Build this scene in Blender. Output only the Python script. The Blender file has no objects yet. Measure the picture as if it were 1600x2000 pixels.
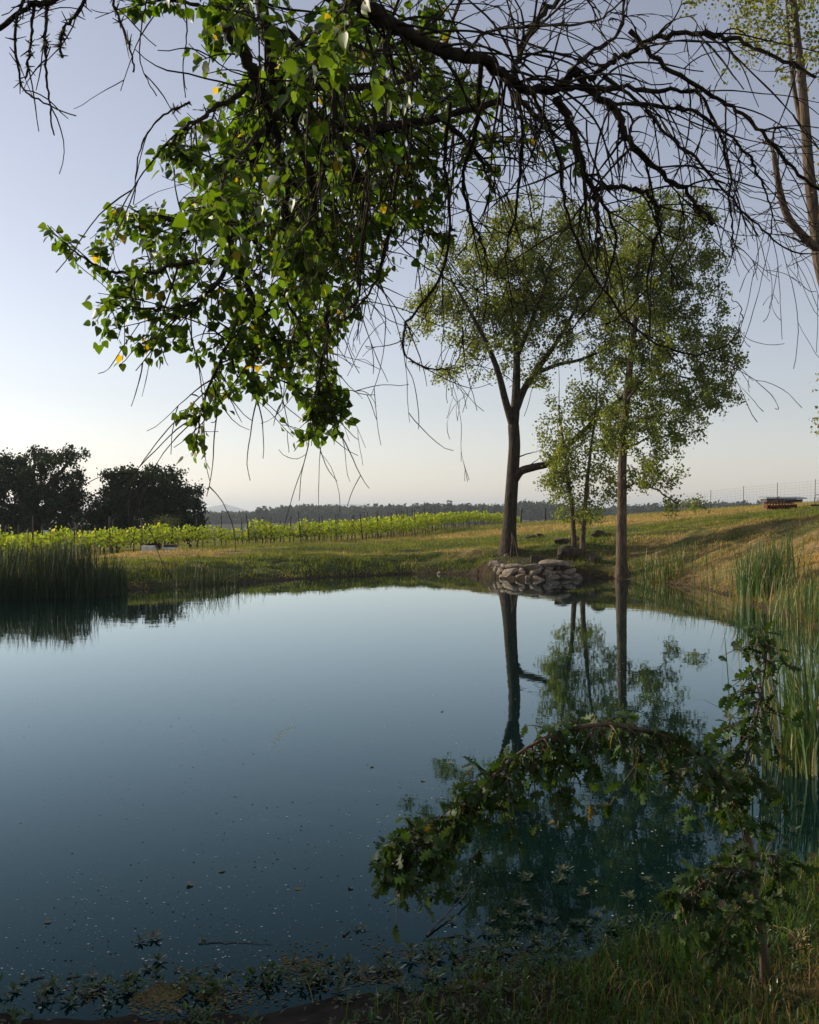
import bpy, math, random
import numpy as np
from mathutils import Vector, Matrix

rng = np.random.default_rng(7)
random.seed(7)
SC = bpy.context.scene
COL = SC.collection
R = math.radians

# ------------------------------------------------------------------ camera, sky, sun, exposure
EYE = 2.2                      # metres above the pond
cam_d = bpy.data.cameras.new('camera')
cam = bpy.data.objects.new('camera', cam_d); COL.objects.link(cam)
cam.location = (0, 0, EYE); cam.rotation_euler = (R(90), 0, 0)
cam_d.sensor_fit = 'VERTICAL'; cam_d.sensor_height = 36; cam_d.lens = 36
cam_d.clip_start = 0.05; cam_d.clip_end = 30000
SC.camera = cam

SUN_AZ = R(66)                 # to the left of the view direction
SUN_EL = R(19)
world = bpy.data.worlds.new('World'); SC.world = world; world.use_nodes = True
nt = world.node_tree; nt.nodes.clear()
sky = nt.nodes.new('ShaderNodeTexSky'); sky.sky_type = 'NISHITA'; sky.sun_disc = False
sky.sun_elevation = SUN_EL; sky.sun_rotation = -SUN_AZ
sky.altitude = 50; sky.air_density = 1.0; sky.dust_density = 0.5; sky.ozone_density = 1.0
bg = nt.nodes.new('ShaderNodeBackground'); bg.inputs['Strength'].default_value = 0.15
wo = nt.nodes.new('ShaderNodeOutputWorld')
hs = nt.nodes.new('ShaderNodeHueSaturation'); hs.inputs['Saturation'].default_value = 0.56
tn = nt.nodes.new('ShaderNodeMix'); tn.data_type = 'RGBA'; tn.blend_type = 'MULTIPLY'; tn.inputs[0].default_value = 1; tn.inputs[7].default_value = (1.0, 0.945, 0.985, 1)
nt.links.new(sky.outputs[0], hs.inputs['Color']); nt.links.new(hs.outputs[0], tn.inputs[6]); nt.links.new(tn.outputs[2], bg.inputs[0]); nt.links.new(bg.outputs[0], wo.inputs[0])

SUN_V = Vector((-math.sin(SUN_AZ)*math.cos(SUN_EL), math.cos(SUN_AZ)*math.cos(SUN_EL), math.sin(SUN_EL)))
sun_d = bpy.data.lights.new('sun', 'SUN'); sun_d.energy = 5.0; sun_d.angle = R(0.6); sun_d.color = (1.0, 0.87, 0.67)
sun = bpy.data.objects.new('sun', sun_d); COL.objects.link(sun)
sun.rotation_euler = SUN_V.to_track_quat('Z', 'Y').to_euler(); sun.location = (-20, 10, 20)
SC.view_settings.view_transform = 'Standard'; SC.view_settings.look = 'None'
SC.view_settings.exposure = 0.0; SC.view_settings.gamma = 1.0; SC.view_settings.use_curve_mapping = False
SC.render.engine = 'CYCLES'
SC.cycles.use_denoising = True
SC.cycles.max_bounces = 8; SC.cycles.diffuse_bounces = 3; SC.cycles.glossy_bounces = 3
SC.cycles.transmission_bounces = 4; SC.cycles.volume_bounces = 0; SC.cycles.transparent_max_bounces = 4
SC.cycles.sample_clamp_indirect = 6

# ------------------------------------------------------------------ small helpers
def W(u, v, D):
    """a sight line at photograph position u,v taken to a depth of D metres"""
    return np.array([(u-800)/2000*D, D, EYE-(v-1000)/2000*D])

def hashn(ix, iy, s):
    n = np.sin(ix*127.1+iy*311.7+s*74.7)*43758.5453
    return n-np.floor(n)
def vnoise(x, y, s=0):
    ix = np.floor(x); iy = np.floor(y); fx = x-ix; fy = y-iy
    fx = fx*fx*(3-2*fx); fy = fy*fy*(3-2*fy)
    a = hashn(ix, iy, s); b = hashn(ix+1, iy, s); c = hashn(ix, iy+1, s); d = hashn(ix+1, iy+1, s)
    return (a*(1-fx)+b*fx)*(1-fy)+(c*(1-fx)+d*fx)*fy
def fbm(x, y, s=0, o=3):
    t = 0; a = 0.5
    for k in range(o):
        t = t+a*vnoise(x*2**k, y*2**k, s+k); a *= 0.5
    return t/(1-0.5**o)
def sstep(a, b, x):
    t = np.clip((x-a)/(b-a), 0, 1); return t*t*(3-2*t)

def tag(o, label=None, cat=None, group=None, kind=None):
    if label: o['label'] = label
    if cat: o['category'] = cat
    if group: o['group'] = group
    if kind: o['kind'] = kind
    return o
def empty(name, loc):
    o = bpy.data.objects.new(name, None); COL.objects.link(o); o.location = Vector([float(c) for c in loc]); o.empty_display_size = 0.1
    return o
def link(name, me, parent=None, loc=None):
    o = bpy.data.objects.new(name, me); COL.objects.link(o)
    if parent is not None:
        o.parent = parent
        if loc is None: loc = -WORLD(parent)
    if loc is not None: o.location = loc
    return o
def WORLD(o):
    v = Vector(o.location)
    while o.parent is not None:
        o = o.parent; v = v+Vector(o.location)
    return v

def ordinal(n):
    ones = ['', 'first', 'second', 'third', 'fourth', 'fifth', 'sixth', 'seventh', 'eighth', 'ninth', 'tenth', 'eleventh', 'twelfth', 'thirteenth', 'fourteenth', 'fifteenth', 'sixteenth', 'seventeenth', 'eighteenth', 'nineteenth']
    if n < 20: return ones[n]
    t = n//10; tens = {2: 'twenty', 3: 'thirty', 4: 'forty', 5: 'fifty', 6: 'sixty', 7: 'seventy', 8: 'eighty', 9: 'ninety'}[t]
    return tens[:-1]+'ieth' if n % 10 == 0 else tens+'-'+ones[n % 10]

class MB:
    """collects shapes and links them as ONE mesh object"""
    def __init__(s): s.v = []; s.f = []; s.m = []; s.c = []; s.n = 0; s.has_c = False
    def add(s, v, f, mat=0, col=None):
        v = np.asarray(v, dtype=np.float64).reshape(-1, 3); f = np.asarray(f, dtype=np.int64)
        if len(v) == 0 or len(f) == 0: return
        s.v.append(v); s.f.append(f+s.n); s.m.append(np.full(len(f), mat)); s.n += len(v)
        if col is None: s.c.append(np.ones((len(v), 3))*0.5)
        else:
            s.has_c = True; s.c.append(np.broadcast_to(np.asarray(col, dtype=float), (len(v), 3)))
    def mesh(s, name, mats, smooth=True):
        me = bpy.data.meshes.new(name)
        v = np.concatenate(s.v); sizes = np.concatenate([np.full(len(f), f.shape[1]) for f in s.f])
        loops = np.concatenate([f.ravel() for f in s.f])
        me.vertices.add(len(v)); me.vertices.foreach_set('co', v.ravel())
        me.loops.add(len(loops)); me.loops.foreach_set('vertex_index', loops.astype(np.int32))
        me.polygons.add(len(sizes)); st = np.concatenate([[0], np.cumsum(sizes)[:-1]])
        me.polygons.foreach_set('loop_start', st.astype(np.int32))
        me.polygons.foreach_set('material_index', np.concatenate(s.m).astype(np.int32))
        me.polygons.foreach_set('use_smooth', np.full(len(sizes), smooth))
        me.update(calc_edges=True)
        if s.has_c:
            ca = me.color_attributes.new('col', 'FLOAT_COLOR', 'POINT')
            c = np.concatenate(s.c); c = np.concatenate([c, np.ones((len(c), 1))], 1)
            ca.data.foreach_set('color', c.astype(np.float32).ravel())
        for m in (mats if isinstance(mats, (list, tuple)) else [mats]): me.materials.append(m)
        return me
    def build(s, name, mats, parent=None, smooth=True):
        return link(name, s.mesh(name, mats, smooth), parent)

def tube(pts, rad, sides=6, cap=True):
    pts = np.asarray(pts, float); n = len(pts); rad = np.broadcast_to(np.asarray(rad, float), (n,))
    t = np.gradient(pts, axis=0); t /= np.linalg.norm(t, axis=1)[:, None]+1e-9
    a = np.array([0.31, 0.17, 0.93]) if abs(t[0][2]) < 0.9 else np.array([1.0, 0.2, 0.1])
    x = np.cross(a, t); x /= np.linalg.norm(x, axis=1)[:, None]+1e-9
    y = np.cross(t, x)
    th = np.linspace(0, 2*np.pi, sides, endpoint=False)
    v = pts[:, None, :]+rad[:, None, None]*(np.cos(th)[None, :, None]*x[:, None, :]+np.sin(th)[None, :, None]*y[:, None, :])
    v = v.reshape(-1, 3)
    i = np.arange(n-1)[:, None]*sides; j = np.arange(sides)[None, :]; k = (j+1) % sides
    f = np.stack([i+j, i+k, i+sides+k, i+sides+j], -1).reshape(-1, 4)
    if cap:
        v = np.concatenate([v, pts[-1:]+t[-1:]*rad[-1]*0.6]); e = len(v)-1; b = (n-1)*sides
        tri = np.stack([b+np.arange(sides), b+(np.arange(sides)+1) % sides, np.full(sides, e), np.full(sides, e)], -1)
        f = np.concatenate([f, tri[:, [0, 1, 2, 2]]]) if False else f
        return v, f, tri[:, :3]
    return v, f, None
def add_tube(mb, pts, rad, sides=6, mat=0, col=None):
    v, f, c = tube(pts, rad, sides)
    n0 = mb.n
    mb.add(v, f, mat, col)
    if c is not None:
        mb.f.append(c+n0); mb.m.append(np.full(len(c), mat))
BOXF = np.array([[0, 3, 2, 1], [4, 5, 6, 7], [0, 1, 5, 4], [1, 2, 6, 5], [2, 3, 7, 6], [3, 0, 4, 7]])
def box_v(cx, cy, cz, sx, sy, sz, rz=0.0):
    v = np.array([[-1, -1, -1], [1, -1, -1], [1, 1, -1], [-1, 1, -1], [-1, -1, 1], [1, -1, 1], [1, 1, 1], [-1, 1, 1]])*0.5*np.array([sx, sy, sz])
    c, s = math.cos(rz), math.sin(rz)
    return np.stack([v[:, 0]*c-v[:, 1]*s+cx, v[:, 0]*s+v[:, 1]*c+cy, v[:, 2]+cz], 1)
def catmull(P, k=6):
    P = np.asarray(P, float); Q = np.concatenate([[2*P[0]-P[1]], P, [2*P[-1]-P[-2]]]); out = []
    for i in range(1, len(Q)-2):
        p0, p1, p2, p3 = Q[i-1:i+3]
        for t in np.linspace(0, 1, k, endpoint=False):
            out.append(0.5*((2*p1)+(-p0+p2)*t+(2*p0-5*p1+4*p2-p3)*t*t+(-p0+3*p1-3*p2+p3)*t**3))
    out.append(P[-1]); return np.array(out)
def unit(v): return v/(np.linalg.norm(v, axis=-1, keepdims=True)+1e-9)

def frames(tip, nrm):
    """rotation matrices (n,3,3) with y along tip and z near nrm"""
    y = unit(tip); x = unit(np.cross(y, nrm)); z = np.cross(x, y)
    return np.stack([x, y, z], -1)
def scatter(mb, tv, tf, pos, rot, scale, cols, mat=0):
    n = len(pos)
    if n == 0: return
    v = np.einsum('nij,kj->nki', rot, tv)*np.asarray(scale).reshape(-1, 1, 1)+pos[:, None, :]
    f = tf[None]+(np.arange(n)*len(tv))[:, None, None]
    c = np.repeat(cols, len(tv), axis=0)
    mb.add(v.reshape(-1, 3), f.reshape(-1, tf.shape[1]), mat, c)

# ------------------------------------------------------------------ materials
def new_mat(name):
    m = bpy.data.materials.new(name); m.use_nodes = True; m.node_tree.nodes.clear()
    return m, m.node_tree.nodes, m.node_tree.links
def leaf_mat(name, trans=0.45, rough=0.45, spec=0.4, tint=(1.5, 1.35, 0.35)):
    m, N, L = new_mat(name)
    at = N.new('ShaderNodeAttribute'); at.attribute_name = 'col'
    p = N.new('ShaderNodeBsdfPrincipled'); p.inputs['Roughness'].default_value = rough
    p.inputs['Specular IOR Level'].default_value = spec
    tr = N.new('ShaderNodeBsdfTranslucent'); mx = N.new('ShaderNodeMixShader'); mx.inputs[0].default_value = trans
    mul = N.new('ShaderNodeMix'); mul.data_type = 'RGBA'; mul.blend_type = 'MULTIPLY'; mul.inputs[0].default_value = 1
    mul.inputs[7].default_value = (*tint, 1)
    o = N.new('ShaderNodeOutputMaterial')
    L.new(at.outputs['Color'], p.inputs['Base Color']); L.new(at.outputs['Color'], mul.inputs[6])
    L.new(mul.outputs[2], tr.inputs['Color'])
    L.new(p.outputs[0], mx.inputs[1]); L.new(tr.outputs[0], mx.inputs[2]); L.new(mx.outputs[0], o.inputs[0])
    return m
def noisy_mat(name, c1, c2, scale=6, rough=0.85, bump=0.3, dist=0.02, detail=5, stretch=(1, 1, 1), c3=None, spec=0.2):
    m, N, L = new_mat(name)
    tc = N.new('ShaderNodeTexCoord'); mp = N.new('ShaderNodeMapping'); mp.inputs['Scale'].default_value = stretch
    n = N.new('ShaderNodeTexNoise'); n.inputs['Scale'].default_value = scale; n.inputs['Detail'].default_value = detail
    r = N.new('ShaderNodeValToRGB'); r.color_ramp.elements[0].color = (*c1, 1); r.color_ramp.elements[1].color = (*c2, 1)
    r.color_ramp.elements[0].position = 0.32; r.color_ramp.elements[1].position = 0.68
    if c3:
        e = r.color_ramp.elements.new(0.82); e.color = (*c3, 1)
    p = N.new('ShaderNodeBsdfPrincipled'); p.inputs['Roughness'].default_value = rough; p.inputs['Specular IOR Level'].default_value = spec
    b = N.new('ShaderNodeBump'); b.inputs['Strength'].default_value = bump; b.inputs['Distance'].default_value = dist
    o = N.new('ShaderNodeOutputMaterial')
    L.new(tc.outputs['Object'], mp.inputs[0]); L.new(mp.outputs[0], n.inputs['Vector'])
    L.new(n.outputs['Fac'], r.inputs[0]); L.new(r.outputs[0], p.inputs['Base Color'])
    L.new(n.outputs['Fac'], b.inputs['Height']); L.new(b.outputs[0], p.inputs['Normal']); L.new(p.outputs[0], o.inputs[0])
    return m

M = {}
M['leaf'] = leaf_mat('cottonwood_leaf', 0.5, 0.42, 0.4, (3.4, 2.9, .4))
M['tree_leaf'] = leaf_mat('poplar_leaf', 0.5, 0.42, 0.5)
M['oak_leaf'] = leaf_mat('oak_leaf', 0.35, 0.55, 0.3)
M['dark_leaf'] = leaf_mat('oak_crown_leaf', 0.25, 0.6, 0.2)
M['vine_leaf'] = leaf_mat('vine_leaf', 0.55, 0.5, 0.3, (1.6, 1.45, .4))
M['grass'] = leaf_mat('grass_blade', 0.38, 0.6, 0.2, (1.4, 1.25, 0.5))
M['reed'] = leaf_mat('reed_blade', 0.25, 0.5, 0.3, (1.4, 1.25, 0.5))
M['water_leaf'] = leaf_mat('water_plant_leaf', 0.2, 0.35, 0.5)
M['far_leaf'] = leaf_mat('far_foliage', 0.2, 0.8, 0.1)
M['bark'] = noisy_mat('grey_brown_bark', (0.022, 0.017, 0.012), (0.085, 0.065, 0.046), 9, 0.9, 0.9, 0.05, 6, (2.2, 2.2, 0.35))
M['bark_pale'] = noisy_mat('pale_bark', (0.045, 0.033, 0.023), (0.17, 0.122, 0.08), 9, 0.9, 0.8, 0.04, 6, (2.0, 2.0, 0.4))
M['twig'] = noisy_mat('mossy_twig_bark', (0.018, 0.013, 0.009), (0.06, 0.044, 0.028), 16, 0.9, 0.8, 0.01, 5, c3=(0.075, 0.075, 0.032))
M['moss'] = noisy_mat('lichen_moss', (0.06, 0.065, 0.025), (0.17, 0.17, 0.08), 40, 0.95, 0.5, 0.004)
M['stone'] = noisy_mat('field_stone', (0.13, 0.10, 0.075), (0.36, 0.29, 0.22), 4.5, 0.9, 0.5, 0.03, 8)
M['dark_stone'] = noisy_mat('dark_boulder', (0.04, 0.032, 0.025), (0.13, 0.10, 0.075), 4, 0.9, 0.7, 0.05, 8)
M['white_paint'] = noisy_mat('weathered_white_paint', (0.55, 0.52, 0.47), (0.78, 0.76, 0.72), 5, 0.7, 0.1, 0.005)
M['dark_wood'] = noisy_mat('dark_weathered_wood', (0.04, 0.03, 0.022), (0.12, 0.09, 0.065), 7, 0.85, 0.4, 0.01, 5, (1, 1, 0.3))
M['post'] = noisy_mat('post_wood', (0.035, 0.028, 0.022), (0.10, 0.08, 0.06), 14, 0.85, 0.3, 0.01)
M['metal'] = noisy_mat('dull_steel', (0.08, 0.08, 0.08), (0.2, 0.19, 0.18), 20, 0.6, 0.1, 0.002, spec=0.5)
M['rust'] = noisy_mat('rusty_red_paint', (0.05, 0.018, 0.010), (0.17, 0.042, 0.018), 9, 0.75, 0.3, 0.01, c3=(0.12, 0.06, 0.035))
M['roof'] = noisy_mat('grey_sheet_roof', (0.20, 0.23, 0.25), (0.32, 0.35, 0.36), 3, 0.5, 0.1, 0.01)
M['shed_wall'] = noisy_mat('dark_shed_boards', (0.05, 0.05, 0.045), (0.12, 0.11, 0.09), 6, 0.85, 0.2, 0.01)
M['dry_stalk'] = noisy_mat('dry_stalk', (0.28, 0.2, 0.1), (0.5, 0.38, 0.22), 12, 0.8, 0.2, 0.005)
M['stick'] = noisy_mat('wet_stick', (0.03, 0.025, 0.02), (0.14, 0.12, 0.1), 14, 0.6, 0.4, 0.005)

def attr_mat(name, rough=0.9, bump=0.5, scale=30, dist=0.03, var=0.5, spec=0.1):
    m, N, L = new_mat(name)
    at = N.new('ShaderNodeAttribute'); at.attribute_name = 'col'
    tc = N.new('ShaderNodeTexCoord'); n = N.new('ShaderNodeTexNoise'); n.inputs['Scale'].default_value = scale; n.inputs['Detail'].default_value = 6
    mr = N.new('ShaderNodeMapRange'); mr.inputs[1].default_value = 0.3; mr.inputs[2].default_value = 0.7; mr.inputs[3].default_value = 1-var; mr.inputs[4].default_value = 1+var
    mul = N.new('ShaderNodeMix'); mul.data_type = 'RGBA'; mul.blend_type = 'MULTIPLY'; mul.inputs[0].default_value = 1
    p = N.new('ShaderNodeBsdfPrincipled'); p.inputs['Roughness'].default_value = rough; p.inputs['Specular IOR Level'].default_value = spec
    b = N.new('ShaderNodeBump'); b.inputs['Strength'].default_value = bump; b.inputs['Distance'].default_value = dist
    o = N.new('ShaderNodeOutputMaterial')
    L.new(tc.outputs['Object'], n.inputs['Vector']); L.new(n.outputs['Fac'], mr.inputs[0])
    L.new(at.outputs['Color'], mul.inputs[6]); L.new(mr.outputs[0], mul.inputs[7]); L.new(mul.outputs[2], p.inputs['Base Color'])
    L.new(n.outputs['Fac'], b.inputs['Height']); L.new(b.outputs[0], p.inputs['Normal']); L.new(p.outputs[0], o.inputs[0])
    return m
M['ground'] = attr_mat('soil_and_turf', 0.95, 0.6, 9, 0.05, 0.45)
M['hill'] = noisy_mat('far_hill_scrub', (0.05, 0.06, 0.035), (0.12, 0.11, 0.06), 0.01, 0.95, 0, 0.1)

def water_mat():
    m, N, L = new_mat('pond_water')
    tc = N.new('ShaderNodeTexCoord'); mp = N.new('ShaderNodeMapping'); mp.inputs['Scale'].default_value = (1.0, 1.0, 1.0)
    n = N.new('ShaderNodeTexNoise'); n.inputs['Scale'].default_value = 2.2; n.inputs['Detail'].default_value = 3
    n2 = N.new('ShaderNodeTexNoise'); n2.inputs['Scale'].default_value = 0.35; n2.inputs['Detail'].default_value = 2
    b = N.new('ShaderNodeBump'); b.inputs['Strength'].default_value = 0.10; b.inputs['Distance'].default_value = 0.012
    r = N.new('ShaderNodeMix'); r.data_type = 'RGBA'; r.inputs[6].default_value = (0.003, 0.012, 0.011, 1); r.inputs[7].default_value = (0.004, 0.016, 0.015, 1)
    df = N.new('ShaderNodeBsdfDiffuse'); gl = N.new('ShaderNodeBsdfGlossy'); gl.inputs['Roughness'].default_value = 0.018; gr = N.new('ShaderNodeMix'); gr.data_type = 'RGBA'; gr.inputs[6].default_value = (.36, .88, 1.0, 1); gr.inputs[7].default_value = (1.0, 1.0, 1.0, 1)
    lw = N.new('ShaderNodeLayerWeight'); lw.inputs['Blend'].default_value = 0.5
    pw = N.new('ShaderNodeMath'); pw.operation = 'POWER'; pw.inputs[1].default_value = 6.0
    ml = N.new('ShaderNodeMath'); ml.operation = 'MULTIPLY_ADD'; ml.use_clamp = True; ml.inputs[1].default_value = 1.25; ml.inputs[2].default_value = 0.004
    mx = N.new('ShaderNodeMixShader'); o = N.new('ShaderNodeOutputMaterial')
    L.new(tc.outputs['Object'], mp.inputs[0]); L.new(mp.outputs[0], n.inputs['Vector']); L.new(mp.outputs[0], n2.inputs['Vector'])
    L.new(n2.outputs['Fac'], r.inputs[0]); L.new(r.outputs[2], df.inputs['Color'])
    L.new(n.outputs['Fac'], b.inputs['Height']); L.new(b.outputs[0], gl.inputs['Normal'])
    L.new(lw.outputs['Facing'], pw.inputs[0]); L.new(pw.outputs[0], ml.inputs[0]); L.new(ml.outputs[0], mx.inputs[0])
    p3 = N.new('ShaderNodeMath'); p3.operation = 'POWER'; p3.inputs[1].default_value = 2.2; L.new(lw.outputs['Facing'], p3.inputs[0]); L.new(p3.outputs[0], gr.inputs[0]); L.new(gr.outputs[2], gl.inputs['Color'])
    L.new(df.outputs[0], mx.inputs[1]); L.new(gl.outputs[0], mx.inputs[2]); L.new(mx.outputs[0], o.inputs[0])
    return m
M['water'] = water_mat()

# ------------------------------------------------------------------ terrain
POND = np.array([(-5.0, 4.7), (-3.0, 4.45), (-1.84, 4.38), (-1.0, 4.45), (-0.3, 4.6), (0.45, 4.85), (1.15, 5.1), (1.75, 5.6), (2.25, 6.1), (2.9, 6.9), (4.2, 8.2),
    (5.7, 11), (6.9, 15), (7.6, 18.5), (7.75, 21), (8.0, 23), (8.55, 26), (8.4, 29), (7.9, 31.2), (7.1, 33.6), (6.3, 34.0), (5.45, 33.75), (4.9, 33.45), (4.2, 33.2), (3.4, 33.5), (2.85, 34.6), (2.5, 35.6),
    (1.2, 36.3), (0, 36.2), (-1.5, 35.4), (-3.4, 33.9), (-5.0, 31.6), (-7.3, 29.3), (-9.0, 27.4), (-10.7, 26.7), (-13.5, 25.0), (-14.6, 20), (-12.5, 13), (-9.0, 8.0), (-7.0, 5.9)])
def pond_sd(x, y):
    """signed distance to the shore, negative over water"""
    x = np.asarray(x, float); y = np.asarray(y, float)
    d2 = np.full(x.shape, 1e18); ins = np.zeros(x.shape, bool)
    for i in range(len(POND)):
        a = POND[i]; b = POND[(i+1) % len(POND)]; e = b-a
        t = np.clip(((x-a[0])*e[0]+(y-a[1])*e[1])/(e@e), 0, 1)
        d2 = np.minimum(d2, (x-a[0]-t*e[0])**2+(y-a[1]-t*e[1])**2)
        c = ((a[1] > y) != (b[1] > y)) & (x < (b[0]-a[0])*(y-a[1])/(b[1]-a[1]+1e-12)+a[0])
        ins ^= c
    d = np.sqrt(d2)
    return np.where(ins, -d, d)+np.where(y < 10, (fbm(x*1.7, y*1.7, 77)-.5)*.42+(fbm(x*6, y*6, 78)-.5)*.10, (fbm(x*.9, y*.9, 79)-.5)*.5*(np.abs(x-4.2) > 2))
CP = []
for u, D, z in [(50, 34, .34), (50, 38, .2), (50, 45, -.15), (50, 70, -.6), (-200, 36, .3), (-300, 60, -.4), (300, 36, .45), (300, 44, .5), (300, 50, .12), (300, 62, -.3), (300, 80, -.8),
        (450, 38, .45), (450, 45, .5), (450, 54, .36), (450, 62, -.1), (600, 40, .5), (600, 60, .32), (600, 80, .1), (784, 40, .55), (784, 52, .55), (784, 70, .4), (784, 100, .4), (985, 38, .8), (985, 60, .9),
        (985, 105, .6), (1100, 38, .92), (1100, 60, 1.2), (1100, 85, 1.4), (1250, 38, 1.3), (1250, 55, 1.6), (1250, 78, 1.95), (1450, 32, 1.68), (1450, 50, 2.1), (1450, 70, 2.45), (1600, 27, 1.95), (1600, 45, 2.3), (1600, 60, 2.65),
        (1800, 26, 2.1), (1800, 60, 2.95), (1600, 100, 2.0), (1300, 110, 1.2)]:
    CP.append(((u-800)/2000*D, D, z))
CP += [(4, 5, .28), (2, 4, .2), (0, 3.5, .14), (-2, 3.5, .1), (0, 0, .3), (6, 6, .5), (10, 10, .9), (12, 18, 1.5), (-8, 2, .35), (-20, 20, .4), (-18, 30, .35), (-14, 8, .4), (0, -8, .5), (10, -5, .8), (-10, -6, .5)]
CP = np.array(CP)
def _phi(r2): return r2*np.log(r2+1e-9)*0.5
_n = len(CP); _A = np.zeros((_n+3, _n+3))
_dx = CP[:, None, :2]-CP[None, :, :2]; _A[:_n, :_n] = _phi((_dx**2).sum(-1)); _A[:_n, :_n] += np.eye(_n)*2.0
_A[:_n, _n] = 1; _A[:_n, _n+1:] = CP[:, :2]; _A[_n:, :_n] = _A[:_n, _n:].T
_w = np.linalg.solve(_A, np.concatenate([CP[:, 2], np.zeros(3)]))
def H(x, y):
    x = np.asarray(x, float); y = np.asarray(y, float); shp = x.shape; x = x.ravel(); y = y.ravel()
    cx = np.clip(x, -45, 35); cy = np.clip(y, -8, 125)
    p = _w[_n]+_w[_n+1]*cx+_w[_n+2]*cy
    for i in range(_n): p = p+_w[i]*_phi((cx-CP[i, 0])**2+(cy-CP[i, 1])**2)
    p = np.clip(p, -1.2, 3.4)
    far = np.maximum(sstep(95, 260, y), np.maximum(sstep(40, 200, x), sstep(60, 250, -x)))
    p = p*(1-far)+far*(-6.2)
    sd = pond_sd(x, y)
    p = np.where(sd < 3.0, np.maximum(p, 0.12), p)
    p = np.where(sd < 6.0, np.maximum(p, 0.05*(6-sd)/3), p)
    wdt = np.where(y < 12, 1.3, 1.5)+np.clip(p, 0, 2)*1.9
    near = np.exp(-(np.maximum(y-2, 0)/5)**2)
    bump = (fbm(x*0.55, y*0.55, 3)-0.5)*0.34*np.exp(-np.abs(sd-3)/12)+(fbm(x*2.1, y*2.1, 9)-0.5)*0.20*np.where(y < 12, .45, 1)*np.exp(-np.maximum(sd, 0)/14)
    lip = 0.045*sstep(0.0, 0.12, sd)*(1-near)
    z = np.where(sd > 0, p*(0.2*sstep(0, wdt*0.25, sd)+0.8*sstep(0, wdt, sd))+lip+bump*sstep(0, 1.4, sd), -1.3*sstep(0, 3.5, -sd))
    # levelled terrace behind the stone wall
    e = ((x-4.25)/1.55)**2+((y-35.2)/1.75)**2
    z = np.where(sd > 0.0, np.where(e < 2.2, z*(1-sstep(2.2, 0.9, e))+np.maximum(0.44+0.06*(y-34.5), z*0.4)*sstep(2.2, 0.9, e), z), z)
    # round of earth at the foot of the tall poplar, undercut bank
    return z.reshape(shp)
def Hs(x, y): return float(H(np.array([x]), np.array([y]))[0])
def ground_hit(u, v, d0=20, d1=140):
    D = np.linspace(d0, d1, 2400); q = (u-800)/2000*D; z = EYE-(v-1000)/2000*D
    g = H(q, D)-z; k = np.argmax(g > 0) if (g > 0).any() else len(D)-1
    return np.array([q[k], D[k], float(H(q[k:k+1], D[k:k+1])[0])])
def G(u, D):
    x = (u-800)/2000*D; return np.array([x, D, Hs(x, D)])

def dryness(x, y, z):
    """0 green .. 1 straw: sandy berm by the hives, the cut bank on the right, the slope over the pond"""
    d = 0.30+0.9*(fbm(x*0.25, y*0.6, 21)-0.5)+0.6*(fbm(x*1.3, y*1.3, 4)-0.5)
    def blob(cx, cy, rx, ry, a): return a*np.exp(-(((x-cx)/rx)**2+((y-cy)/ry)**2))
    d = d+blob(-11, 43, 5, 3.5, .75)+blob(-14, 35, 5, 3, .4)+blob(9.5, 30, 3.5, 5, .3)+blob(11, 26, 4, 4, .4)+blob(1, 39, 5, 1.8, .3)+blob(17, 58, 12, 9, .5)+blob(2.0, 4.3, 0.9, 0.4, .35)
    d = d+blob(-1, 48, 8, 5, -.35)+blob(6, 60, 12, 10, .12)+blob(-4, 35.5, 6, 1.5, -.3)
    return np.clip(d, 0, 1)

def axis(segs, lo, hi, g=1.22):
    a = []
    for (p, q, s) in segs: a += list(np.arange(p, q-1e-6, s))
    a.append(segs[-1][1]); st = segs[-1][2]; x = a[-1]
    while x < hi: st *= g; x += st; a.append(x)
    st = segs[0][2]; x = a[0]; b = []
    while x > lo: st *= g; x -= st; b.append(x)
    return np.array(b[::-1]+a)
gx = axis([(-45, -8, .5), (-8, 11, .17), (11, 32, .5)], -4000, 4000)
gy = axis([(-8, 2, .5), (2, 8, .09), (8, 30, .3), (30, 41, .13), (41, 62, .3), (62, 120, .7)], -400, 5500)
X, Y = np.meshgrid(gx, gy); Z = H(X, Y)
nx, ny = len(gx), len(gy)
I = (np.arange(ny-1)[:, None]*nx+np.arange(nx-1)[None, :])
F = np.stack([I, I+1, I+nx+1, I+nx], -1).reshape(-1, 4)
SD = pond_sd(X, Y); DR = dryness(X, Y, Z)
green = np.array([0.055, 0.075, 0.02]); straw = np.array([0.27, 0.19, 0.085]); soil = np.array([0.06, 0.042, 0.027]); mud = np.array([0.028, 0.022, 0.016])
c = green+(straw-green)*sstep(.3, .85, DR)[..., None]
so = np.maximum(sstep(0.9, 0.1, SD), 0.6*sstep(0.55, 0.72, fbm(X*0.8, Y*1.6, 40)))*(Y < 60)
so = np.where((((X-4.25)/1.5)**2+((Y-35.4)/1.6)**2) < 1.3, 0.75, so)
c = c+(soil-c)*so[..., None]
nb = sstep(9, 6, Y)*np.maximum(sstep(1.2, 0.2, SD), .55); c = c+(mud-c)*nb[..., None]
fr = sstep(120, 260, Y)[..., None]; c = c*(1-fr)+np.array([0.06, 0.065, 0.03])*fr
mb = MB(); mb.add(np.stack([X, Y, Z], -1).reshape(-1, 3), F, 0, c.reshape(-1, 3))
ground = mb.build('ground', M['ground']); tag(ground, kind='structure', label='grassy banks and meadow round the pond')

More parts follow.
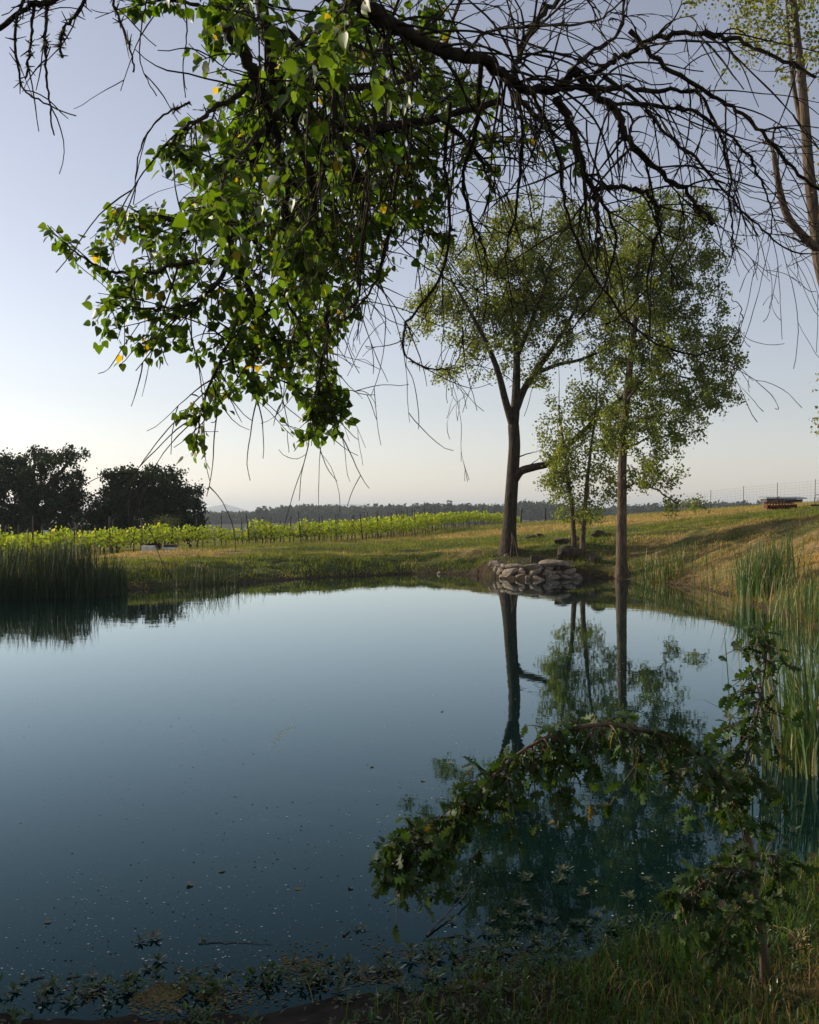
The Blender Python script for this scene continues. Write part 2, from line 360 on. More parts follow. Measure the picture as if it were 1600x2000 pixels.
wx = np.arange(-16, 10.01, 0.5); wy = np.arange(3.5, 38.01, 0.5); WX, WY = np.meshgrid(wx, wy)
I = (np.arange(len(wy)-1)[:, None]*len(wx)+np.arange(len(wx)-1)[None, :]); F = np.stack([I, I+1, I+len(wx)+1, I+len(wx)], -1).reshape(-1, 4)
ws = pond_sd(WX, WY).ravel(); F = F[(ws[F] < 0.5).any(1)]
mb = MB(); mb.add(np.stack([WX, WY, np.zeros_like(WX)], -1).reshape(-1, 3), F)
water = mb.build('pond_water', M['water']); tag(water, kind='structure', label='still dark teal pond mirroring the sky and trees')

# far hills: one ridge per mountain
def ridge(name, prof, D, depth, label):
    pr = np.array(prof, float); us = np.linspace(pr[0, 0], pr[-1, 0], 160); vs = np.interp(us, pr[:, 0], pr[:, 1])
    vs = vs-1.2*(fbm(us*0.05, us*0+D*0.01, 5, 4)-0.5)*2
    mb = MB(); rows = []
    for k, (t, hh) in enumerate([(-1, 0), (-.55, .42), (-.25, .8), (0, 1), (.4, .6), (1, 0)]):
        y = D+t*depth; x = (us-800)/2000*D*(1+t*depth/D*0.3); top = EYE+(1000-vs)/2000*D
        z = -12+(top+12)*hh*(1 if hh in (0, 1) else 1-0.22*fbm(us*0.03+k*9, us*0+k, 8))
        rows.append(np.stack([x, np.full_like(x, y), z], 1))
    v = np.concatenate(rows); n = len(us)
    I = (np.arange(len(rows)-1)[:, None]*n+np.arange(n-1)[None, :]); F = np.stack([I, I+1, I+n+1, I+n], -1).reshape(-1, 4)
    mb.add(v, F); tag(mb.build(name, M['hill']), kind='structure', label=label)
ridge('peaked_hill', [(250, 1020), (330, 1004), (385, 996), (420, 988), (440, 985), (462, 990), (490, 999), (540, 1008), (640, 1020)], 6400, 900, 'far pale hill with a small peak beside the oaks')
ridge('long_hill', [(480, 1020), (560, 1001), (610, 991), (640, 986), (690, 985), (740, 988), (770, 986), (800, 992), (900, 1000), (1000, 1008), (1150, 1020)], 7200, 900, 'long low pale ridge above the far wood')

# ------------------------------------------------------------------ leaf shapes
def half_leaf(mid, side, fold=0.12, bend=0.12):
    """a folded leaf: midrib points and one side outline, mirrored; returns verts, tris"""
    v = []; f = []
    for (x, y) in mid: v.append((x, y, -bend*y*y))
    nm = len(mid)
    for sgn in (-1, 1):
        o = len(v)
        for (x, y, k) in side: v.append((sgn*x, y, fold*x-bend*y*y))
        pts = [(x, y, k) for (x, y, k) in side]
        seq = [0]+[o+i for i in range(len(side))]+[nm-1]
        ks = [0]+[k for (_, _, k) in side]+[nm-1]
        for i in range(len(seq)-1):
            a, b = seq[i], seq[i+1]; ka, kb = ks[i], ks[i+1]
            if a != ka:
                t = (ka, b, a) if sgn > 0 else (ka, a, b)
                if len(set(t)) == 3: f.append(t)
            if ka != kb and b != ka:
                t = (ka, kb, b) if sgn > 0 else (ka, b, kb)
                if len(set(t)) == 3: f.append(t)
    return np.array(v, float), np.array(f)
COTTON = half_leaf([(0, 0), (0, .38), (0, 1.0)], [(.22, -.05, 0), (.44, .10, 0), (.47, .30, 1), (.30, .62, 1), (.12, .86, 2)], 0.18, 0.15)
OAKL = half_leaf([(0, 0), (0, .3), (0, .55), (0, .8), (0, 1.0)], [(.07, .08, 0), (.24, .18, 0), (.10, .28, 1), (.36, .44, 1), (.13, .50, 2), (.37, .72, 2), (.13, .74, 3), (.22, .95, 3)], 0.25, 0.3)
DIAM = (np.array([[0, 0, 0], [.4, .35, .08], [0, 1, -.05], [-.4, .35, .08]], float), np.array([[0, 1, 2, 3]]))
def petiole(tmpl, l=0.55):
    v, f = tmpl; n = len(v); v2 = v+np.array([0, l, 0]); s = np.array([[-.012, 0, 0], [.012, 0, 0], [.012, l, 0], [-.012, l, 0]])
    v = np.concatenate([v2, s]); f = np.concatenate([f, [[n, n+1, n+2], [n, n+2, n+3]]]); return v, f
COTTON = petiole(COTTON, 0.6); OAKL = petiole(OAKL, 0.06)

def rand_cols(n, base, var=0.25, yellow=0.0, ycol=(0.22, 0.2, 0.02)):
    b = np.asarray(base, float)[None]*(1+var*(rng.random((n, 1))*2-1))*(1+0.12*(rng.random((n, 3))*2-1))
    if yellow > 0:
        k = rng.random(n) < yellow; b[k] = np.asarray(ycol)*(0.7+0.6*rng.random((k.sum(), 1)))
    return b
def rand_dir(n): return unit(rng.normal(size=(n, 3)))

# ------------------------------------------------------------------ trees with a trunk, limbs and a crown of leaf sprays
class Skel:
    def __init__(s): s.p = []; s.r = []; s.poly = []
    def add(s, pts, rad, reg=True):
        s.poly.append((np.asarray(pts), np.asarray(rad)))
        if reg: s.p += list(np.asarray(pts)); s.r += list(np.asarray(rad))
def limb(sk, pts, r0, r1, k=6, jit=0.0, pw=1.0):
    q = catmull(pts, k); n = len(q)
    if jit: q[1:-1] += rng.normal(size=(n-2, 3))*jit
    sk.add(q, r0+(r1-r0)*np.linspace(0, 1, n)**pw); return q
def fill_crown(sk, lumps, n, seed_r=0.022, side_up=0.25, wob=0.10):
    """branches from the skeleton to points spread through the crown; returns the spray centres with directions"""
    w = np.array([l[3]*l[4]*l[5]*(l[6] if len(l) > 6 else 1) for l in lumps]); w = w/w.sum(); C = []
    for i in rng.choice(len(lumps), n, p=w):
        l = lumps[i]; d = rand_dir(1)[0]*(rng.random()**(1/2.4)); C.append(np.array(l[:3])+d*np.array(l[3:6]))
    C = np.array(C); P = np.array(sk.p); RR = np.array(sk.r)
    order = np.argsort(((C[:, None]-P[None, ::3])**2).sum(-1).min(1)) if len(P) < 4000 else np.arange(n)
    out = []
    for c in C[order]:
        d = np.linalg.norm(P-c, axis=1)+np.maximum(0, P[:, 2]-c[2])*0.9
        j = int(np.argmin(d)); a = P[j]; L = np.linalg.norm(c-a)
        if L < 0.05: out.append((c, unit(rng.normal(size=3)))); continue
        m = 5; t = np.linspace(0, 1, m)[:, None]
        mid = np.array([0, 0, 1])*L*side_up*rng.uniform(-.3, 1)+rng.normal(size=3)*L*wob
        q = a+(c-a)*t+mid*(4*t*(1-t))*0.5
        r = np.minimum(RR[j]*0.7, 0.006+seed_r*L*0.45)
        rad = np.linspace(r, 0.004, m); sk.poly.append((q, rad))
        P = np.concatenate([P, q[1:]]); RR = np.concatenate([RR, rad[1:]])
        out.append((c, unit(q[-1]-q[-2])))
    return out
def sprays(out, per, spread, size, base, var, yellow, tmpl=DIAM, droop=0.5, long=1.6, mb=None, keep=None, mat=0, ycol=(0.22, 0.2, 0.02)):
    cs = np.array([o[0] for o in out]); ds = np.array([o[1] for o in out])
    n = len(cs)*per; k = np.repeat(np.arange(len(cs)), per)
    t = rng.random((n, 1))
    pos = cs[k]+ds[k]*(t-0.4)*spread*long+rng.normal(size=(n, 3))*spread*0.42
    pos[:, 2] -= droop*spread*t[:, 0]**2
    tip = unit(rng.normal(size=(n, 3))+np.array([0, 0, -0.7])); nr = rand_dir(n)
    cols = rand_cols(n, base, var, yellow, ycol)*(0.8+0.4*rng.random((len(cs), 1)))[k]
    if mb is None: mb = MB()
    scatter(mb, tmpl[0], tmpl[1], pos, frames(tip, nr), size*(0.6+0.7*rng.random(n)), cols, mat)
    return mb
def wood(sk, sides_big=9, sides=4, thr=0.03, cut=0.0):
    mb = MB()
    for q, r in sk.poly:
        if r[0] < cut: continue
        add_tube(mb, q, r, sides_big if r[0] > thr else sides)
    return mb
def flare(q, r0, base_r, h):
    """radius profile with a root flare"""
    d = np.linalg.norm(q-q[0], axis=1); return r0+(base_r-r0)*np.exp(-d/h)
def pxl(lst, D, depth):
    """crown lumps measured on the photograph (u, v, half width, half height) at the tree's own distance"""
    o = []
    for t in lst:
        u, v, ru, rv = t[:4]; dd = t[4] if len(t) > 4 else 0; w = W(u, v, D+dd)
        o.append((*w, ru*D/2000, depth*(0.75 if dd else 1), rv*D/2000, t[5] if len(t) > 5 else 1))
    return o

def finish_tree(name, base, trunk_mb, crown_mb, bark, leafm, label, cat='tree', group=None, twigs_mb=None):
    root = empty(name, base)
    trunk_mb.build('trunk', bark, root)
    if twigs_mb is not None: tag(twigs_mb.build('branches', bark, root), kind='stuff')
    tag(crown_mb.build('crown', leafm, root, smooth=False), kind='stuff')
    return tag(root, label, cat, group)
def split_wood(sk, thr, sides_big=10):
    a = MB(); b = MB()
    for q, r in sk.poly:
        if r[0] >= thr: add_tube(a, q, r, sides_big)
        elif r[0] > 0.0: add_tube(b, q, r, 4)
    return a, (b if b.n else None)

# --- the forked poplar on the stone terrace
D1 = 37.6
def T(u, v, d=0): return W(u, v, D1+d)
sk = Skel()
b1 = ground_hit(993, 1078, 34, 45); D1 = b1[1]; base1 = np.array([b1[0], b1[1], b1[2]-0.15])
q = catmull([base1, T(994, 1050), T(998, 980), T(1002, 920), T(1005, 870), T(1003, 830)], 6); r = flare(q, .25, .44, .5)*np.linspace(1, .82, len(q)); sk.add(q, r)
limb(sk, [T(1003, 832), T(1007, 790), T(1009, 740, .1), T(1010, 690, .2), T(1013, 630, .2), T(1030, 560, .3), T(1045, 490, .5), T(1060, 410, .5)], .19, .03)
limb(sk, [T(1003, 836), T(988, 785, -.2), T(974, 730, -.5), T(955, 680, -.8), T(930, 630, -1), T(905, 585, -1), T(880, 545, -1)], .15, .03)
limb(sk, [T(1008, 800), T(1024, 760, .3), T(1046, 728, .5), T(1072, 690, .7), T(1105, 640, 1), T(1140, 560, 1.2), T(1150, 470, 1.2)], .15, .03)
limb(sk, [T(1050, 728, .5), T(1090, 712, .2), T(1135, 702, -.2), T(1190, 678, -.5), T(1230, 655, -.8)], .085, .025)
limb(sk, [T(1012, 690, .2), T(1030, 650, -.4), T(1048, 600, -.8), T(1070, 540, -1.2), T(1090, 470, -1.2)], .10, .025)
limb(sk, [T(1010, 700, .2), T(1004, 640, .8), T(990, 570, 1.2), T(980, 500, 1.3)], .09, .025)
limb(sk, [T(1006, 935), T(1018, 920, -.2), T(1045, 912, -.4), T(1075, 904, -.6), T(1100, 880, -.8), T(1135, 846, -1.1), T(1180, 805, -1.2), T(1240, 760, -1.2), T(1300, 735, -1)], .17, .035)
limb(sk, [T(1010, 893), T(1035, 885, -.2), T(1058, 879, -.3)], .028, .008, jit=.01)
limb(sk, [T(1030, 915, -.3), T(1042, 904, -.4), T(1056, 893, -.5)], .025, .007, jit=.01)
lum = pxl([(960, 520, 100, 95), (1055, 440, 105, 55), (875, 590, 75, 50), (850, 600, 45, 25), (920, 690, 45, 45), (1085, 550, 110, 100), (1040, 650, 75, 60), (1140, 480, 80, 70), (965, 610, 80, 60), (1130, 610, 90, 60), (900, 510, 60, 45), (990, 450, 70, 50), (1020, 560, 90, 80), (1165, 550, 50, 70), (930, 640, 70, 40), (1180, 690, 60, 35), (1090, 690, 40, 30), (830, 595, 40, 18), (815, 640, 25, 14), (890, 720, 35, 25), (1040, 740, 40, 25), (1160, 800, 50, 35), (1230, 770, 50, 35), (985, 700, 40, 30)], D1, 2.3)
out = fill_crown(sk, lum, 760)
crown = sprays(out, 70, 0.27, 0.095, (0.165, 0.21, 0.05), .4, .06)
tm, bm_ = split_wood(sk, .02)
finish_tree('poplar_tree', base1, tm, crown, M['bark'], M['tree_leaf'], 'forked poplar with thick dark trunk and low curved limb on the stone terrace', twigs_mb=bm_)

# --- slim tall poplar at the water's edge
D2 = 33.9
def T(u, v, d=0): return W(u, v, D2+d)
sk = Skel(); base2 = np.array([*T(1215, 1132)[:2], -0.1])
q = catmull([base2, T(1214, 1060), T(1215, 980), T(1216, 900), T(1221, 810), T(1230, 720), T(1241, 620), T(1246, 520), T(1250, 440), T(1252, 360)], 6)
r = np.interp(np.linspace(0, 1, len(q)), [0, .05, .2, .6, 1], [.30, .185, .16, .105, .02]); sk.add(q, r)
for pts, r0 in [([(1222, 790), (1260, 740, -.5), (1320, 690, -1), (1390, 650, -1.2)], .05), ([(1226, 760), (1290, 730, .5), (1370, 745, 1), (1420, 760, 1)], .045), ([(1232, 700), (1280, 620, .5), (1340, 540, 1), (1395, 460, 1)], .05),
        ([(1240, 630), (1290, 540, -.6), (1345, 450, -.8), (1370, 390, -.8)], .045), ([(1244, 560), (1270, 480, .4), (1310, 400, .6)], .04), ([(1238, 650), (1205, 580, .6), (1190, 500, 1)], .04), ([(1226, 740), (1195, 690, -.6), (1170, 640, -1)], .035),
        ([(1217, 957), (1230, 947, -.2), (1250, 945, -.3), (1280, 955, -.5), (1310, 975, -.6), (1335, 990, -.6)], .055), ([(1218, 880), (1260, 860, .4), (1310, 850, .6)], .04), ([(1220, 830), (1290, 810, -.3), (1360, 800, -.5)], .04), ([(1220, 850), (1190, 800, .5), (1175, 760, .6)], .03)]:
    limb(sk, [T(*p) for p in pts], r0, .012, 5, jit=.02)
lum = pxl([(1255, 430, 55, 60), (1345, 430, 55, 60), (1385, 500, 35, 50), (1320, 550, 80, 70), (1300, 670, 110, 70), (1385, 670, 50, 50), (1395, 755, 45, 45), (1335, 770, 85, 50), (1275, 850, 60, 55), (1320, 820, 50, 40), (1245, 925, 45, 35), (1325, 985, 35, 18), (1205, 510, 45, 70), (1240, 600, 80, 70), (1205, 700, 50, 50), (1270, 500, 70, 60), (1415, 710, 25, 25), (1290, 920, 35, 30), (1200, 840, 35, 50), (1255, 760, 55, 60), (1370, 590, 45, 45)], D2, 1.9)
out = fill_crown(sk, lum, 720)
crown = sprays(out, 70, 0.25, 0.09, (0.15, 0.195, 0.05), .4, .04)
tm, bm_ = split_wood(sk, .02)
finish_tree('poplar_tree', base2, tm, crown, M['bark_pale'], M['tree_leaf'], "slim straight poplar standing right at the water's edge", twigs_mb=bm_)

# --- two thin saplings between them
for (bu, bv, path, lst, lab) in [
    (1123, 1087, [(1120, 1040), (1118, 1000), (1112, 950), (1104, 890), (1096, 830), (1090, 790)], [(1105, 945, 40, 40), (1085, 850, 32, 50), (1120, 1000, 38, 26), (1110, 890, 40, 45), (1090, 930, 35, 30), (1080, 800, 25, 25)], 'thin leafy sapling with reddish stem, left one of the close pair'),
    (1137, 1085, [(1139, 1040), (1142, 1000), (1147, 940), (1154, 880), (1162, 810), (1168, 740)], [(1160, 950, 45, 50), (1150, 850, 50, 55), (1175, 900, 40, 50), (1165, 770, 45, 60), (1185, 830, 40, 50), (1130, 770, 30, 40), (1150, 1000, 40, 25), (1190, 960, 35, 35)], 'thin leafy sapling, right and taller one of the close pair')]:
    b = ground_hit(bu, bv, 33.5, 45); DD = b[1]; sk = Skel(); base = b-np.array([0, 0, .08])
    q = catmull([base]+[W(u, v, DD) for u, v in path], 5); sk.add(q, np.linspace(.11, .02, len(q)))
    out = fill_crown(sk, pxl(lst, DD, 0.9), 130)
    crown = sprays(out, 46, 0.26, 0.088, (0.19, 0.24, 0.06), .4, .05)
    tm, bm_ = split_wood(sk, .05, 8)
    finish_tree('sapling_tree', base, tm, crown, M['bark_pale'], M['tree_leaf'], lab, twigs_mb=bm_)

# --- poplar whose stem leans in at the upper right
D4 = 19.0
def T(u, v, d=0): return W(u, v, D4+d)
sk = Skel(); base4 = np.array([*T(1690, 1100)[:2], 0]); base4[2] = Hs(base4[0], base4[1])-.1
limb(sk, [base4, T(1672, 900), T(1640, 650), T(1612, 540), T(1600, 488)], .20, .15)
limb(sk, [T(1600, 488), T(1590, 420), T(1580, 330), T(1574, 250), T(1566, 150), T(1556, 60), T(1548, -30), T(1540, -200), T(1530, -400)], .125, .03)
limb(sk, [T(1602, 492), T(1570, 462, -.2), T(1540, 425, -.3), T(1525, 380, -.4), T(1516, 330, -.4), T(1512, 300, -.4)], .085, .045)
limb(sk, [T(1512, 300, -.4), T(1500, 280, -.4), T(1480, 270, -.3)], .03, .012, jit=.01); limb(sk, [T(1514, 320, -.4), T(1510, 270, -.5), T(1515, 240, -.6)], .03, .012, jit=.01)
limb(sk, [T(1576, 280), T(1556, 200, .3), T(1545, 120, .4), T(1538, 20, .5), T(1530, -90, .5)], .055, .02)
for k in range(60):
    a = rng.integers(0, 80); p = np.array(sk.p[min(a+20, len(sk.p)-1)]); L = rng.uniform(.5, 1.3)
    d = unit(np.array([rng.normal()-.5, rng.normal(), rng.normal()*.6+.1])); limb(sk, [p, p+d*L*.5+rng.normal(size=3)*.06, p+d*L+np.array([0, 0, .2])*L], .014, .004, 4, jit=.02)
lum = pxl([(1500, 45, 70, 40), (1470, 30, 40, 30), (1470, 110, 35, 20), (1580, 90, 40, 70), (1590, 30, 40, 50), (1450, -60, 120, 70), (1600, -100, 150, 90), (1500, 220, 14, 10), (1660, 730, 60, 40), (1680, 810, 70, 50), (1640, 300, 28, 60)], D4, 1.1)
out = fill_crown(sk, lum, 240)
crown = sprays(out, 28, 0.26, 0.075, (0.18, 0.215, 0.05), .4, .08)
tm, bm_ = split_wood(sk, .02)
finish_tree('poplar_tree', base4, tm, crown, M['bark_pale'], M['tree_leaf'], 'sparse pale poplar whose stem leans in at the upper right corner', twigs_mb=bm_)

# --- dark oaks beyond the vineyard on the left
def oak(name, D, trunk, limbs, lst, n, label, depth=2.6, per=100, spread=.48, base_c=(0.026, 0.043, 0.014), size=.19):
    sk = Skel(); b = np.array([(trunk[0][0]-800)/2000*D, D, 0]); b[2] = Hs(b[0], D)-.2
    limb(sk, [b]+[W(u, v, D) for u, v in trunk[1:]], .55, .3, 6)
    for l in limbs: limb(sk, [W(u, v, D+rng.uniform(-.8, .8)) for u, v in l], .24, .05, 5, jit=.06)
    out = fill_crown(sk, pxl(lst, D, depth), n, wob=.2)
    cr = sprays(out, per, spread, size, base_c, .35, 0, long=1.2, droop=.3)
    tm, bm_ = split_wood(sk, .04, 7)
    return finish_tree(name, b, tm, cr, M['bark'], M['dark_leaf'], label, twigs_mb=bm_)
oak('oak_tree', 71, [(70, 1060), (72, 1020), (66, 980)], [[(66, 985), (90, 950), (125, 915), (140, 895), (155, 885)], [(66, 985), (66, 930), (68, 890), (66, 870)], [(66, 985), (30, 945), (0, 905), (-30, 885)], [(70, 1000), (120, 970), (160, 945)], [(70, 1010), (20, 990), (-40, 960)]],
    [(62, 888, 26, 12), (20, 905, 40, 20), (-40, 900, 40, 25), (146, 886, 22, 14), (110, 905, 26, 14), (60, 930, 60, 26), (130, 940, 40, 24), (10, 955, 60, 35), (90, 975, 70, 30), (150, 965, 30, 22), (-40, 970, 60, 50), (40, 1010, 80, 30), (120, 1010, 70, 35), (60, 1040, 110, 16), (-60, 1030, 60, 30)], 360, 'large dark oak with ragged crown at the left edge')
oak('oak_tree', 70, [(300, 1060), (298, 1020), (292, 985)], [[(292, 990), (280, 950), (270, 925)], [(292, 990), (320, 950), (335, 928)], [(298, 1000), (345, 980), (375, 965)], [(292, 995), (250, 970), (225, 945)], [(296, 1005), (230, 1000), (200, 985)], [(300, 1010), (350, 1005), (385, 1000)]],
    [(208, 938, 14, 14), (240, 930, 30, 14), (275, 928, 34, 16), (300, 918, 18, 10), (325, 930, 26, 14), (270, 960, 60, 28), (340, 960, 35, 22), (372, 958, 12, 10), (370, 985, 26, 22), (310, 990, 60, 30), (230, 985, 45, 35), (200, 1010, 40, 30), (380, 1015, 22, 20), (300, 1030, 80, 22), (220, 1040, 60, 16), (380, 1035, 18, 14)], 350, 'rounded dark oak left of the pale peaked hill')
for (u, D, lst, lab) in [(322, 62, [(300, 1030, 12, 12), (325, 1022, 20, 16), (338, 1030, 14, 16), (318, 1038, 26, 12)], 'olive green bush in front of the rounded dark oak')]:
    sk = Skel(); b = G(u, D); limb(sk, [b-np.array([0, 0, .1]), W(u, 1042, D), W(u+2, 1028, D)], .08, .02, 4)
    out = fill_crown(sk, pxl(lst, D, .8), 70)
    tm, bm_ = split_wood(sk, .03, 6)
    finish_tree('bush', b, tm, sprays(out, 40, .35, .09, (0.085, 0.10, 0.035), .3, 0), M['bark'], M['dark_leaf'], lab, 'bush', twigs_mb=bm_)

# ------------------------------------------------------------------ far wood and the firs standing out of it
def blob_crown(mb, c, rx, rz, n, size, col):
    d = rand_dir(n); d[:, 2] = np.abs(d[:, 2])*1.4-.4; rr = 0.72+0.3*rng.random((n, 1)); p = np.array(c)+d*rr*np.array([rx, rx, rz])
    scatter(mb, DIAM[0], DIAM[1], p, frames(rand_dir(n), d+.5*rand_dir(n)), size*(.6+.8*rng.random(n)), rand_cols(n, col, .3))
mb = MB()
tops = np.array([(-300, 1000), (380, 1008), (420, 1007), (470, 1008), (500, 1006), (540, 998), (560, 994), (620, 994), (700, 995), (760, 993), (810, 991), (850, 990), (900, 991), (940, 992), (980, 993), (1010, 984), (1050, 985), (1080, 988), (1130, 996), (1180, 998), (1230, 992), (1290, 992), (1340, 989), (1420, 986), (1470, 988), (1600, 990), (2000, 990)], float)
for u in np.arange(300, 1540, 4.2):
    for row in range(2):
        D = rng.uniform(680, 800)+row*90; uu = u+rng.uniform(-6, 6); top = np.interp(uu, tops[:, 0], tops[:, 1])-2.5+rng.uniform(-2.5, 5)+(-1.5 if row else 1.5)
        z = EYE-(top-1000)/2000*D; rx = rng.uniform(3.2, 7); hgt = z+6.5
        blob_crown(mb, ((uu-800)/2000*D, D, z-hgt*.5), rx, hgt*.52, 130, 2.6, (0.032, 0.05, 0.022))
wood_o = mb.build('far_wood', M['far_leaf'], smooth=False); tag(wood_o, 'hazy green far wood along the horizon behind the vineyard', 'wood', kind='stuff')
def fir(u, vt, D, wpx, label):
    x = (u-800)/2000*D; zt = EYE-(vt-1000)/2000*D; zb = -6.2; h = zt-zb; root = empty('fir_tree', (x, D, zb))
    t = MB(); add_tube(t, np.array([[x, D, zb], [x, D, zb+h*.5], [x, D, zt]]), [.3, .2, .03], 5); t.build('trunk', M['bark'], root)
    n = 420; tt = rng.random(n)**.7; lay = np.floor(tt*9)/9+.11*rng.random(n)**2; rad = wpx*D/2000*.5*(lay*.9+.08)*rng.random(n)**.5; th = rng.random(n)*6.28
    p = np.stack([x+rad*np.cos(th), D+rad*np.sin(th), zt-lay*h*.92-rad*.25], 1); tip = np.stack([np.cos(th), np.sin(th), -.45+0*th], 1)
    cmb = MB(); scatter(cmb, DIAM[0], DIAM[1], p, frames(tip, np.array([0, 0, 1.0])+.4*rand_dir(n)), 1.9*(.5+.8*rng.random(n)), rand_cols(n, (0.026, 0.04, 0.024), .3))
    tag(cmb.build('crown', M['far_leaf'], root, smooth=False), kind='stuff'); tag(root, label, 'fir', 'firs rising above the far wood')
for u, vt, D, wpx, lab in [(505, 990, 650, 22, 'fir left of the two standing right of the peaked hill'), (517, 988, 655, 20, 'fir right of the two standing right of the peaked hill'), (780, 988, 670, 16, 'small fir left of the tight fir group in the far wood'), (815, 982, 660, 20, 'leftmost tall fir of the tight group in the far wood'),
        (830, 983, 670, 20, 'second tall fir of the tight group in the far wood'), (846, 985, 670, 20, 'third fir of the tight group in the far wood'), (856, 982, 665, 16, 'rightmost fir of the tight group in the far wood'), (878, 977, 660, 26, 'tallest fir rising above the far wood'), (916, 982, 660, 22, 'fir midway between the tallest fir and the forked poplar'), (943, 988, 670, 14, 'small fir just left of the forked poplar trunk'), (970, 985, 670, 20, 'fir nearest the left side of the forked poplar trunk')]:
    fir(u, vt, D, wpx, lab)

# ------------------------------------------------------------------ vineyard
ROWD = unit(np.array([0.27, 0.963])); PER = np.array([-ROWD[1], ROWD[0]])
def vine_mesh(k):
    t = MB(); add_tube(t, np.array([[0, 0, -.05], [.02*k-.03, .01, .3], [.0, .02*k-.03, .62]]), [.032, .026, .02], 5)
    for s in (-1, 1): add_tube(t, np.array([[0, 0, .6], [s*.35*ROWD[0], s*.35*ROWD[1], .66], [s*.75*ROWD[0], s*.75*ROWD[1], .66]]), [.016, .012, .008], 4)
    n = 210; al = rng.uniform(-.8, .8, n); hz = rng.random(n)**1.25; sp = rng.normal(size=n)*(.10+.10*(1-hz))
    z = .58+.62*hz+.05*rng.normal(size=n); z += .12*np.maximum(0, np.sin(al*7+k*2))*(hz > .6)
    p = np.stack([al*ROWD[0]+sp*PER[0], al*ROWD[1]+sp*PER[1], z], 1); f = MB()
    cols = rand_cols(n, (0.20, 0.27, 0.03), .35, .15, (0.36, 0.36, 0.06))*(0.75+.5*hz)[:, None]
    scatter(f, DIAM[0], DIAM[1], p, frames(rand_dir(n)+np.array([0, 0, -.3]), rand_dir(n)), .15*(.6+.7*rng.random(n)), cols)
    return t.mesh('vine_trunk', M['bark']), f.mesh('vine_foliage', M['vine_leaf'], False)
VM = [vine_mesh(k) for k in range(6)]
post_mb = MB(); add_tube(post_mb, np.array([[0, 0, -.2], [0, 0, .8], [0, 0, 1.72]]), [.038, .036, .032], 6); POST = post_mb.mesh('post', M['post'])
head = np.array([(-2.6, 60.5), (-6.5, 57.5), (-11.5, 57), (-13.5, 52), (-13.8, 44), (-16, 40), (-22, 38), (-30, 38)])
starts = []; s0 = np.array([-2.6, 60.5])
names = ['first', 'second', 'third', 'fourth', 'fifth', 'sixth', 'seventh', 'eighth', 'ninth', 'tenth', 'eleventh', 'twelfth', 'thirteenth']
for r_ in range(11):
    o = s0+PER*2.5*r_            # a point on the row's line; slide it to the headland
    ts = np.linspace(-40, 20, 1200); pts = o[None]+ts[:, None]*ROWD[None]
    hy = np.interp(-pts[:, 0], -head[:, 0], head[:, 1]); ok = pts[:, 1] > hy; k = int(np.argmax(ok)); st = pts[k]
    nv = {0: 38, 1: 26, 2: 22, 3: 20}.get(r_, 15)
    if r_ >= 6: nv = int(max(4, min(16, (64-st[1])/1.45)))
    root = empty('vineyard_trellis', (st[0], st[1], Hs(*st)))
    wl = None; zs = []
    L = nv*1.45+.6
    for k, t in enumerate(np.arange(-.6, L, 2.9)):
        p = st+ROWD*t; z = Hs(*p); o = link('post', POST, root, Vector((p[0], p[1], z))-root.location)
        o.rotation_euler = (rng.normal()*.03, rng.normal()*.03, rng.random()*6); o.scale = (1, 1, rng.uniform(.94, 1.1))
        if k == 0: o.rotation_euler = (R(15), R(-4), 0)
    for hz in (.62, .95, 1.25):
        ps = []
        for t in np.linspace(-.6, L, 14):
            p = st+ROWD*t; ps.append((p[0], p[1], Hs(*p)+hz))
        w_ = MB(); add_tube(w_, np.array(ps), .006, 3); w_.build('wire', M['metal'], root)
    lab = ('trellis posts and wires of the rightmost vine row' if r_ == 0 else 'trellis posts and wires of the %s vine row from the right' % names[r_])
    tag(root, lab, 'trellis', 'trellises of the vineyard')
    for k in range(nv):
        p = st+ROWD*(k*1.45+rng.uniform(-.1, .1)); tm_, fm_ = VM[rng.integers(6)]
        root = empty('grapevine', (p[0], p[1], Hs(*p))); root.scale = (1, 1, rng.uniform(.86, 1.1))
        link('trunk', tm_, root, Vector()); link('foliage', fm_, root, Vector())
        tag(root, 'yellow green grapevine, %s from the near end of the %s row from the right' % (ordinal(k+1), names[r_]), 'grapevine', 'grapevines of the vineyard')

# ------------------------------------------------------------------ stones
def rock_mesh(name, dims, seed, m, sub=2, flat=0.5):
    import bmesh
    g = np.random.default_rng(seed); bm = bmesh.new(); bmesh.ops.create_icosphere(bm, subdivisions=sub, radius=1)
    v = np.array([x.co for x in bm.verts]); N_ = unit(g.normal(size=(13, 3))); dd = g.uniform(.42, .88, 13)
    for n_, d_ in zip(N_, dd):
        s = v@n_; k = s > d_; v[k] -= ((s[k]-d_)*.92)[:, None]*n_
    v += g.normal(size=v.shape)*.025; v *= np.array(dims)/2/np.abs(v).max(0)
    for x, c_ in zip(bm.verts, v): x.co = c_
    me = bpy.data.meshes.new(name); bm.to_mesh(me); bm.free(); me.materials.append(m)
    me.polygons.foreach_set('use_smooth', np.zeros(len(me.polygons), bool)); return me
wall_root = empty('stone_retaining_wall', (4.2, 33.6, 0))
tag(wall_root, 'low curved dry stacked stone wall at the water under the forked poplar', 'stone wall')
arc = catmull([(2.85, 34.9, 0), (3.1, 34.0, 0), (3.6, 33.45, 0), (4.2, 33.2, 0), (4.9, 33.4, 0), (5.4, 33.7, 0)], 12)
sl = np.concatenate([[0], np.cumsum(np.linalg.norm(np.diff(arc, axis=0), axis=1))])
sm = [rock_mesh('stone', (1, 1, 1), 50+i, M['stone'], 2) for i in range(9)]
